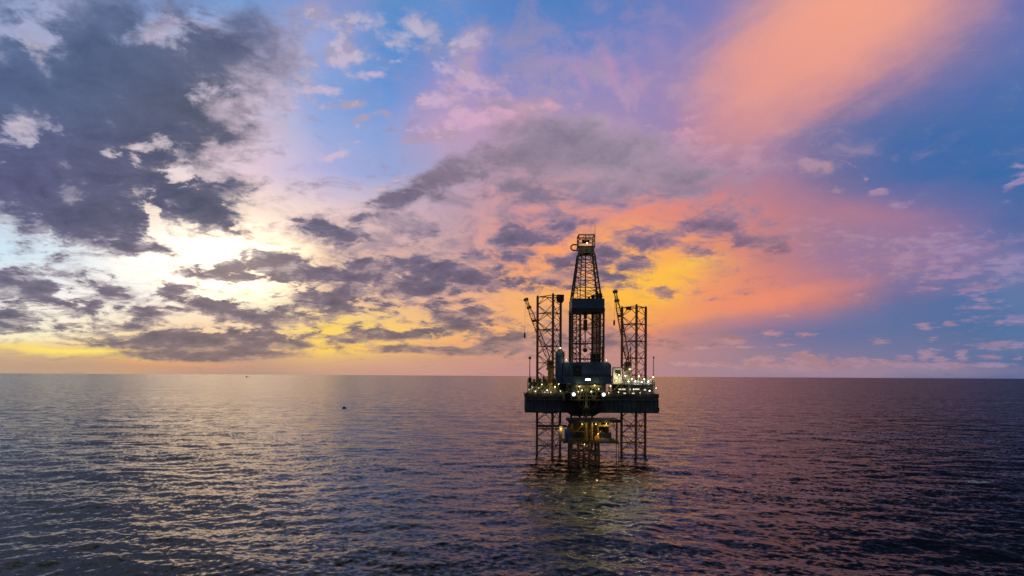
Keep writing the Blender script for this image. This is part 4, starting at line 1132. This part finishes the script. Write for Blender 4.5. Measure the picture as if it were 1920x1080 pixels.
g.tube((-3.8, -34.2, 76.6), (0.8, -34.2, 77.2), 0.24).tube((-1.4, -34.0, 78.0), (-4.4, -34.0, 76.4), 0.2).tube((-6.5, -34.6, 76.1), (1.4, -34.6, 76.1), 0.14)
g.build("racking_arm", M['dark'], derrick)
cx = DX - 0.4
cr = Shape().prism([(cx - 3.5, DY - 3.5), (cx + 3.5, DY - 3.5), (cx + 3.5, DY + 3.5), (cx - 3.5, DY + 3.5)], 96.6, 99.5)
crown = cr.box(cx - 4.0, cx + 4.0, DY - 4.0, DY + 4.0, 99.5, 99.8).build("crown_block", M['dark'], derrick)
cf = Shape()
for sx in (-1, 1):
    for sy in (-1, 1):
        cf.tube((cx + sx * 3.6, DY + sy * 3.6, 99.8), (cx + sx * 3.6, DY + sy * 3.6, 105.2), 0.26)
for z, r in ((104.9, 0.34), (102.6, 0.2), (101.0, 0.12)):
    for s_ in (-1, 1):
        cf.tube((cx - 3.6, DY + s_ * 3.6, z), (cx + 3.6, DY + s_ * 3.6, z), r).tube((cx + s_ * 3.6, DY - 3.6, z), (cx + s_ * 3.6, DY + 3.6, z), r)
cf.box(cx - 1.8, cx + 1.6, DY - 1.0, DY + 1.0, 102.0, 103.4).tube((cx - 3.6, DY - 3.6, 102.6), (cx, DY - 3.6, 104.9), 0.15).tube((cx + 3.6, DY - 3.6, 102.6), (cx, DY - 3.6, 104.9), 0.15)
cf.tube((cx, DY, 103.0), (cx, DY, 106.0), 0.25)
cf.build("crown_frame", M['brown'], derrick)
Shape().tube((cx + 3.8, DY - 3.6, 99.8), (cx + 3.8, DY - 3.6, 109.6), 0.14, 0.07).build("antenna", M['brown'], derrick)
lp = [(cx - 3.5, DY - 3.6, 100.3)] + [(cx - 5.6 + 1.7 * math.cos(a), DY - 3.6, 99.0 + 1.4 * math.sin(a)) for a in np.linspace(1.2, 5.1, 9)] + [(cx - 3.5, DY - 3.6, 97.6)]
Shape().path(lp, 0.36).build("catwalk_basket", M['brown'], derrick)
lm = Shape()
for sx, sy in ((-1, -1), (1, -1), (1, 1), (-1, 1)):
    lm.tube((2.4 + sx * 0.75, -24.0 + sy * 0.75, ZF + 0.5), (2.4 + sx * 0.7, -24.0 + sy * 0.7, 72.4), 0.1)
for k in range(13):
    z = ZF + 1 + 2.45 * k
    for s_ in (-1, 1):
        lm.tube((2.4 - 0.75, -24.0 + s_ * 0.75, z), (2.4 + 0.75, -24.0 + s_ * 0.75, z + 1.2), 0.07).tube((2.4 + 0.75, -24.0 + s_ * 0.75, z + 1.2), (2.4 - 0.75, -24.0 + s_ * 0.75, z + 2.4), 0.07)
lm.build("lattice_mast", M['yellow'], rig)
ri = Shape().lathe(-6.3, -36.0, [(0.45, 20.8), (0.45, 25.0), (0.95, 25.1), (0.95, 26.2), (0.55, 26.3), (0.55, 33.0), (1.0, 33.2), (1.0, 35.0), (0.5, 35.4), (0.5, 36.4)], 14)
for x in (-7.6, -5.0):
    ri.tube((x, -36.2, 21.0), (x, -36.2, 35.0), 0.1)
ri.build("riser", M['olive'], rig)
b_ = Shape().path([(-10.8, -36.6, 34.2), (-9.6, -36.6, 27.0), (-7.4, -36.6, 24.6), (-6.6, -36.6, 25.4)], 0.16)
b_.path([(-1.0, -36.6, 34.6), (-2.2, -36.6, 26.0), (-5.9, -36.6, 24.8)], 0.14).build("mud_hose", M['dark'], rig)

# cranes
def crane(px, py, z_foot, tip, z_hook, mat, side):
    root = Shape().tube((px, py, 30.5), (px, py, z_foot - 3.0), 1.35, 1.2, 14).lathe(px, py, [(1.2, z_foot - 3.0), (2.0, z_foot - 2.6), (2.0, z_foot - 1.9)], 14).build("crane", M[mat], rig)
    Shape().prism([(px - 1.6, py - 1.9), (px + 1.5, py - 1.9), (px + 1.5, py + 1.9), (px - 1.6, py + 1.9)], z_foot - 1.9, z_foot + 2.0, 0.3).build("cab", M[mat], root)
    Shape().box(px - 1.1, px + 1.0, py - 1.98, py - 1.9, z_foot - 0.2, z_foot + 1.3).build("window", M['glass'], root)
    Shape().tube((px + 1.0, py - 1.2, z_foot + 1.9), (px + 1.4 * side, py, z_foot + 9.5), 0.2).tube((px - 1.0, py - 1.2, z_foot + 1.9), (px + 1.4 * side, py, z_foot + 9.5), 0.2).tube((px + 1.6 * side, py + 1.6, z_foot + 1.9), (px + 1.4 * side, py, z_foot + 9.5), 0.2).build("gantry", M[mat], root)
    a, b = np.array((px, py - 2.0, z_foot)), np.array(tip)
    d = b - a
    L = np.linalg.norm(d)
    d /= L
    u = np.cross(d, (0, 1, 0)); u /= np.linalg.norm(u)
    v = np.cross(d, u)
    bm = Shape()
    n = 13
    def pt(t, i):
        q = 0.95 if 0.12 < t < 0.8 else 0.55
        return a + d * L * t + q * (u * (1, 1, -1, -1)[i] + v * (1, -1, -1, 1)[i])
    for k in range(n):
        t0, t1 = k / n, (k + 1) / n
        for i in range(4):
            j = (i + 1) % 4
            bm.tube(pt(t0, i), pt(t1, i), 0.15, sides=5)
            bm.tube(pt(t0, i), pt(t1, j), 0.09, sides=4).tube(pt(t1, i), pt(t1, j), 0.09, sides=4)
    for t in (0.66, 0.86, 0.98):
        c = a + d * L * t
        bm.tube(c - u * 1.15, c + u * 1.15, 0.75)
    bm.build("boom", M['boom'], root)
    Shape().tube((px + 1.4 * side, py, z_foot + 9.3), a + d * L * 0.93, 0.06, sides=4).build("pendant_line", M['dark'], root)
    Shape().tube(b, (b[0] - 0.3 * side, b[1], z_hook + 1.5), 0.05, sides=4).build("hoist_cable", M['dark'], root)
    Shape().lathe(b[0] - 0.3 * side, b[1], [(0.15, z_hook - 1.4), (0.4, z_hook - 1.0), (0.5, z_hook), (0.35, z_hook + 1.2), (0.1, z_hook + 1.5)], 10).build("hook_block", M['brown'], root)
    return root


crane(-21.2, -10.2, 45.6, (-33.6, -12.5, 77.8), 59.6, 'yellow', 1)
crane(16.9, -10.4, 45.0, (10.0, -12.5, 82.0), 66.0, 'olive', 1)

# accommodation block at the bow
ab = Shape().box(-13.0, -7.5, 34.0, 56.0, 30.52, 42.0).box(7.5, 11.0, 34.0, 50.0, 30.52, 42.0).box(-7.5, 7.5, 28.0, 41.0, 30.52, 43.0).build("accommodation_block", M['pale'], rig)
for k in range(3):
    Shape().box(-7.0, 7.0, 27.92, 28.0, 32.6 + 3.4 * k, 33.7 + 3.4 * k).build("window", M['glass'], ab)

# lamps: the two big floodlights on the cantilever, then the deck lamps
for x in (-12.2, 1.3):
    fh = Shape().box(x - 1.0, x + 1.0, -37.9, -37.25, 30.8, 32.6)
    fh.tube((x, -37.4, 32.5), (x, -37.0, 33.2), 0.25)
    fl_ = fh.build("floodlight", M['galv'], rig)
    Shape().tube((x, -37.9, 31.7), (x, -38.0, 31.7), 0.66, sides=18).build("lamp_glass", M['flood'], fl_)
    add_light("flood_beam", (x, -38.6, 31.7), 110.0, fl_, (0.92, 1.0, 0.55), 0.7, (0.05, -0.8, -0.42, 120.0))
    add_light("flood_spill", (x, -38.9, 32.2), 50.0, fl_, (0.98, 1.0, 0.62), 0.5)
deck_lamps = [  # x, y, z, warm, power
    (10.9, -21.0, 40.6, 1, 260), (9.6, -20.6, 37.6, 1, 160), (13.4, -12.1, 37.4, 0, 110), (15.4, -12.1, 40.2, 0, 90), (16.9, -12.1, 37.5, 0, 120), (17.6, -12.1, 43.4, 0, 60),
    (20.2, -12.1, 37.5, 0, 110), (23.4, -12.1, 37.2, 0, 110), (22.0, -12.1, 40.0, 0, 60), (26.6, -12.1, 37.4, 0, 110), (29.0, -12.1, 39.6, 0, 60), (27.2, -12.3, 33.0, 0, 60), (19.4, -12.4, 33.6, 0, 40),
    (-28.6, -12.4, 32.4, 1, 40), (-22.8, -12.4, 33.0, 0, 40), (-25.4, -12.4, 35.8, 1, 45), (-19.0, -12.4, 34.6, 1, 60), (-30.0, -12.4, 34.4, 1, 20),
    (-18.2, -36.4, 52.6, 1, 60), (-9.6, -37.4, 35.3, 1, 70), (-2.8, -37.4, 35.8, 1, 70), (-6.0, -33.6, 100.7, 1, 220), (-14.6, -12.9, 37.9, 1, 30), (6.4, -24.2, 35.4, 1, 60),
    (-31.6, -12.5, 33.2, 1, 25), (-27.0, -12.5, 34.0, 1, 25), (-21.0, -12.5, 32.0, 1, 30), (-17.2, -12.5, 36.0, 1, 40), (-16.4, -12.5, 32.6, 1, 30), (-24.0, -12.5, 31.9, 1, 20),
    (-8.4, -37.4, 33.6, 1, 40), (-4.2, -37.4, 33.0, 1, 40), (-10.0, -37.4, 32.8, 1, 30), (-0.9, -37.4, 34.2, 1, 40), (5.2, -12.8, 33.0, 1, 30), (7.2, -12.8, 31.8, 1, 30),
    (12.0, -12.4, 32.2, 1, 30), (22.6, -12.4, 32.0, 1, 25), (30.4, -12.4, 34.2, 1, 30), (24.6, -12.1, 38.6, 0, 60), (18.6, -12.1, 38.8, 0, 60),
    (-15.4, -36.5, 47.2, 1, 30), (2.6, -36.5, 47.2, 1, 30),
]
for x, y, z, warm, pw in deck_lamps:
    l_ = Shape().box(x - 0.3, x + 0.3, y + 0.02, y + 0.3, z - 0.25, z + 0.35).tube((x, y + 0.2, z - 1.4), (x, y + 0.2, z - 0.2), 0.08).build("deck_lamp", M['galv'], rig)
    q = 0.13 if pw < 35 else 0.2 if pw < 50 else 0.3
    Shape().box(x - q, x + q, y - 0.06, y + 0.02, z - q * 0.75, z + q * 0.75).build("lamp_glass", M['dim' if pw < 35 else 'warm' if warm else 'bulb'], l_)
    add_light("lamp_light", (x, y - 0.45, z), 2.0 * pw, l_, (1.0, 0.84, 0.45) if warm else (1.0, 0.95, 0.74), 0.2)

# ------------------------------------------------------------------ wellhead platform under the cantilever
well = thing("wellhead_platform", "small yellow and brown wellhead platform standing in the water under the rig", "oil platform", (35.2, 304.0, 0.0))
jl = [(-8.2, -5.0), (3.4, -5.0), (3.4, 6.0), (-8.2, 6.0)]
for x, y in jl:
    Shape().tube((x * 1.12 + 0.3, y * 1.15, -8.0), (x, y, 19.4), 0.62, 0.55, 12).build("jacket_leg", M['brown'], well)
br = Shape()
for i in range(4):
    a, b = jl[i], jl[(i + 1) % 4]
    for z0, z1 in ((0.6, 5.2), (5.2, 10.0)):
        br.tube((*a, z0), (*b, z1), 0.26).tube((*b, z0), (*a, z1), 0.26)
    for z in (0.6, 5.2):
        br.tube((*a, z), (*b, z), 0.3)
br.build("jacket_bracing", M['brown'], well)
for x, y in ((-4.6, -1.5), (-2.2, -1.5), (0.2, -1.5), (-4.6, 2.0), (-2.2, 2.0), (0.2, 2.0)):
    Shape().tube((x, y, -8.0), (x, y, 16.0), 0.42, sides=10).lathe(x, y, [(0.42, 12.4), (0.8, 12.5), (0.8, 13.3), (0.4, 13.4)], 10).build("well_conductor", M['brown'], well)
lower = Shape().box(-12.2, 12.2, -7.2, 8.0, 10.2, 10.9).box(-12.4, 12.4, -7.4, -7.2, 10.0, 11.1).build("cellar_deck", M['olive'], well)
Shape().rail([(-12.2, -7.25), (12.2, -7.25)], 11.1, 1.1, 1.7, 0.06).build("railing", M['yellow'], lower)
top = Shape().box(-10.0, 13.0, -7.6, 8.0, 19.4, 20.5).box(-10.2, 13.2, -7.8, -7.6, 19.3, 20.7).build("main_deck", M['dark'], well)
w2 = Shape().box(-7.6, 9.6, 3.4, 3.7, 10.9, 19.4)
for k in range(9):
    w2.box(-7.4 + 2.05 * k, -7.2 + 2.05 * k, 3.25, 3.4, 10.9, 19.4)
w2.build("blast_wall", M['mustard'], well)
Shape().rail([(-10.0, -7.7), (13.0, -7.7)], 20.7, 1.0, 2.0, 0.05).build("railing", M['dark'], top)
Shape().path([(-10.4, -7.0, 11.0), (-10.4, -7.0, 17.0), (-9.2, -7.0, 19.2), (-6.0, -7.0, 19.6)], 0.4, 8).build("vent_pipe", M['dark'], well)
for x in (-1.9, 0.5, 11.6):
    Shape().tube((x, -6.6, 10.9), (x, -6.6, 19.4), 0.45, sides=10).build("deck_column", M['yellow' if x < 5 else 'dark'], well)
Shape().box(3.6, 10.8, -7.0, -6.4, 17.6, 18.3).box(4.0, 4.5, -7.0, -6.4, 18.3, 19.3).box(9.8, 10.3, -7.0, -6.4, 18.3, 19.3).tube((9.9, -6.7, 17.8), (11.2, -6.7, 15.8), 0.25).build("monorail_beam", M['yellow'], well)
tk = Shape().box(-11.6, -8.9, -6.9, -4.4, 11.0, 16.2)
for k in range(4):
    tk.box(-11.4 + 0.72 * k, -11.2 + 0.72 * k, -7.0, -6.9, 11.2, 16.0)
tk.build("chemical_tank", M['blue'], well)
Shape().lathe(-5.2, -4.6, [(1.3, 10.9), (1.5, 11.4), (1.5, 14.8), (1.0, 15.8), (0.3, 16.2)], 16).build("separator_vessel", M['dark'], well)
Shape().box(4.4, 9.4, -5.8, -2.8, 10.9, 14.6).box(4.8, 5.6, -5.9, -5.8, 11.4, 13.8).build("control_room", M['dark'], well)
Shape().profile_y(-7.0, -5.4, [(1.4, 10.9), (4.2, 10.9), (4.6, 11.8), (3.4, 13.6), (1.9, 13.0)]).tube((2.4, -6.2, 13.0), (4.6, -6.2, 15.4), 0.22).build("winch", M['orange'], well)
Shape().profile_y(-7.1, -6.9, [(4.4, 11.0), (8.4, 11.0), (8.0, 12.0), (5.0, 12.7)]).build("splash_sheet", M['pale'], well)
for k in range(12):
    x = -8.0 + 1.45 * k
    z1 = 11.0 + (1.6, 3.4, 2.2, 4.6, 2.8, 5.4)[k % 6]
    e = Shape().lathe(x, -3.4 + 1.1 * (k % 3), [(0.4, 10.9), (0.4, z1 - 0.6), (0.62, z1 - 0.5), (0.62, z1), (0.2, z1 + 0.2)], 10)
    e.tube((x, -4.2, z1 - 0.8), (x + 1.3, -4.2, z1 - 0.8), 0.14).tube((x + 1.3, -4.2, 10.9), (x + 1.3, -4.2, z1 - 0.7), 0.14)
    e.build("wellhead_valve", M[('yellow', 'mustard', 'brown', 'yellow', 'orange', 'mustard')[k % 6]], well)
Shape().box(-10.0, -2.2, -7.2, -6.6, 15.2, 15.7).box(-9.8, -9.3, -7.2, -6.6, 15.7, 19.3).tube((-6.2, -6.9, 15.5), (-2.6, -6.9, 19.2), 0.22).build("monorail_beam", M['mustard'], well)
Shape().box(-13.9, -12.7, -6.6, -4.8, 10.4, 17.6).tube((-13.3, -5.7, 17.6), (-13.3, -5.7, 18.6), 0.3).build("pump_skid", M['yellow'], well)
gw = Shape().box(-23.6, -10.4, -4.0, -2.4, 17.5, 17.85)
for k in range(8):
    x = -23.4 + 1.86 * k
    gw.tube((x, -3.95, 17.8), (x, -3.95, 19.0), 0.07).tube((x, -3.95, 17.5), (x + 1.86 if k < 7 else x, -3.95, 19.0 if k < 7 else 18.9), 0.06)
gw.tube((-23.4, -3.95, 19.0), (-10.4, -3.95, 19.0), 0.09).box(-23.6, -10.4, -4.2, -4.0, 17.0, 17.6)
gw.build("gangway", M['dark'], well)
Shape().tube((11.6, -6.0, 10.6), (11.6, -6.0, -5.0), 0.16).tube((12.6, -6.0, 10.6), (12.6, -6.0, -5.0), 0.16).build("boat_ladder", M['brown'], well)
for x, y, z, pw in ((-13.3, -7.0, 16.6, 60), (2.2, -7.8, 18.6, 90), (6.8, -7.9, 18.8, 90), (-4.0, -7.9, 18.6, 50), (3.2, -7.6, 14.4, 40), (-2.4, -3.4, 9.2, 60)):
    l_ = Shape().box(x - 0.22, x + 0.22, y + 0.02, y + 0.25, z - 0.15, z + 0.25).build("deck_lamp", M['galv'], well)
    Shape().box(x - 0.16, x + 0.16, y - 0.05, y + 0.02, z - 0.12, z + 0.1).build("lamp_glass", M['warm'], l_)
    add_light("lamp_light", (x, y - 0.4, z - 0.1), 2.2 * pw, l_, (1.0, 0.8, 0.36), 0.15)

# ------------------------------------------------------------------ far ship on the horizon
ship = thing("cargo_ship", "tiny dark ship far off on the horizon under the bright sky", "ship", (-3570.0, 9000.0, 0.0))
Shape().prism([(-22, -6), (20, -6), (27, 0), (20, 6), (-22, 6)], -2.0, 5.0).build("hull", M['dark'], ship)
Shape().box(-20, -10, -5, 5, 5.0, 15.0).box(-19, -12, -6, 6, 15.0, 18.0).build("bridge", M['olive'], ship)
Shape().lathe(-16, 0, [(2.0, 18.0), (1.7, 24.0)], 10).build("funnel", M['dark'], ship)
Shape().tube((8, 0, 5), (8, 0, 18), 0.6, 0.3).tube((8, 0, 16), (18, 0, 8), 0.3).build("cargo_mast", M['dark'], ship)

# small boat out on the open water
def water_z(x, y):
    return float(swell_at(np.array([x]), np.array([y]), np.array([4.0]))[2][0])


bx, by = -198.0, 789.0
boat = thing("fishing_boat", "small dark boat alone on the open water at mid distance", "boat", (bx, by, water_z(bx, by)))
boat.rotation_euler = (0.0, 0.0, R(70.0))
hb = Shape()
sec = [(-3.6, 0.95, 0.9), (-1.5, 1.15, 0.85), (1.0, 1.1, 0.95), (2.8, 0.7, 1.25), (3.9, 0.05, 1.7)]
v, f = [], []
for x, wdt, top_ in sec:
    v += [(x, -wdt, top_), (x, -wdt * 0.7, -0.2), (x, 0.0, -0.5), (x, wdt * 0.7, -0.2), (x, wdt, top_)]
for k in range(len(sec) - 1):
    f += [(k * 5 + i, k * 5 + i + 1, k * 5 + i + 6, k * 5 + i + 5) for i in range(4)]
    f.append((k * 5 + 4, k * 5, k * 5 + 5, k * 5 + 9))
f.append((0, 4, 3, 2, 1))
hb.add(v, f).build("hull", M['dark'], boat)
Shape().prism([(-2.0, -0.75), (0.4, -0.75), (0.4, 0.75), (-2.0, 0.75)], 0.8, 2.6, 0.1).build("cabin", M['dark'], boat)
Shape().tube((-0.8, 0, 2.5), (-0.8, 0, 3.6), 0.06).build("mast", M['dark'], boat)

# breaking crest: foam lying on the wave
def foam_material():
    m = bpy.data.materials.new("foam_white")
    m.use_nodes = True
    t = m.node_tree
    t.nodes.clear()
    nd = Nodes(t)
    pos = nd.new('ShaderNodeTexCoord').outputs['Object']
    n = nd.noise(pos, 1.3, 5.0, 0.65)[0]
    b = nd.new('ShaderNodeBsdfPrincipled')
    b.inputs['Base Color'].default_value = (0.86, 0.88, 0.9, 1)
    b.inputs['Roughness'].default_value = 0.8
    tr = nd.new('ShaderNodeBsdfTransparent')
    mx = nd.new('ShaderNodeMixShader')
    nd.put(mx.inputs[0], nd.step(n, 0.34, 0.5))
    t.links.new(tr.outputs[0], mx.inputs[1])
    t.links.new(b.outputs[0], mx.inputs[2])
    out = nd.new('ShaderNodeOutputMaterial')
    t.links.new(mx.outputs[0], out.inputs['Surface'])
    return m


def build_foam(cx, cy):
    gx, gy = np.meshgrid(np.linspace(-4.2, 4.2, 60), np.linspace(-2.4, 2.4, 34), indexing='ij')
    core = np.exp(-((gx + 2.4) / 1.5) ** 2 - ((gy - 0.2) / 1.3) ** 2) + 0.75 * np.exp(-((gx - 1.4) / 2.4) ** 2 - ((gy + 0.5) / 0.7) ** 2)
    x, y = gx + cx, gy + cy
    dx, dy, dz, _ = swell_at(x, y, np.full_like(x, 0.5))
    z = dz + 0.35 + 1.1 * core + 0.12 * np.random.default_rng(3).random(x.shape) * core
    keep = core > 0.22
    s = Shape()
    v = list(zip((x + dx - cx).ravel(), (y + dy - cy).ravel(), z.ravel()))
    ny = gx.shape[1]
    f = [(i * ny + j, (i + 1) * ny + j, (i + 1) * ny + j + 1, i * ny + j + 1)
         for i in range(gx.shape[0] - 1) for j in range(ny - 1)
         if keep[i, j] and keep[i + 1, j] and keep[i + 1, j + 1] and keep[i, j + 1]]
    s.add(v, f, True)
    o = s.build("sea_foam", foam_material())
    o.location = (cx, cy, 0.0)
    o["kind"] = "stuff"
    o["category"] = "foam"
    o["label"] = "patch of pale foam where a wave breaks on the dark blue water"
    return o


build_foam(176.0, 251.0)
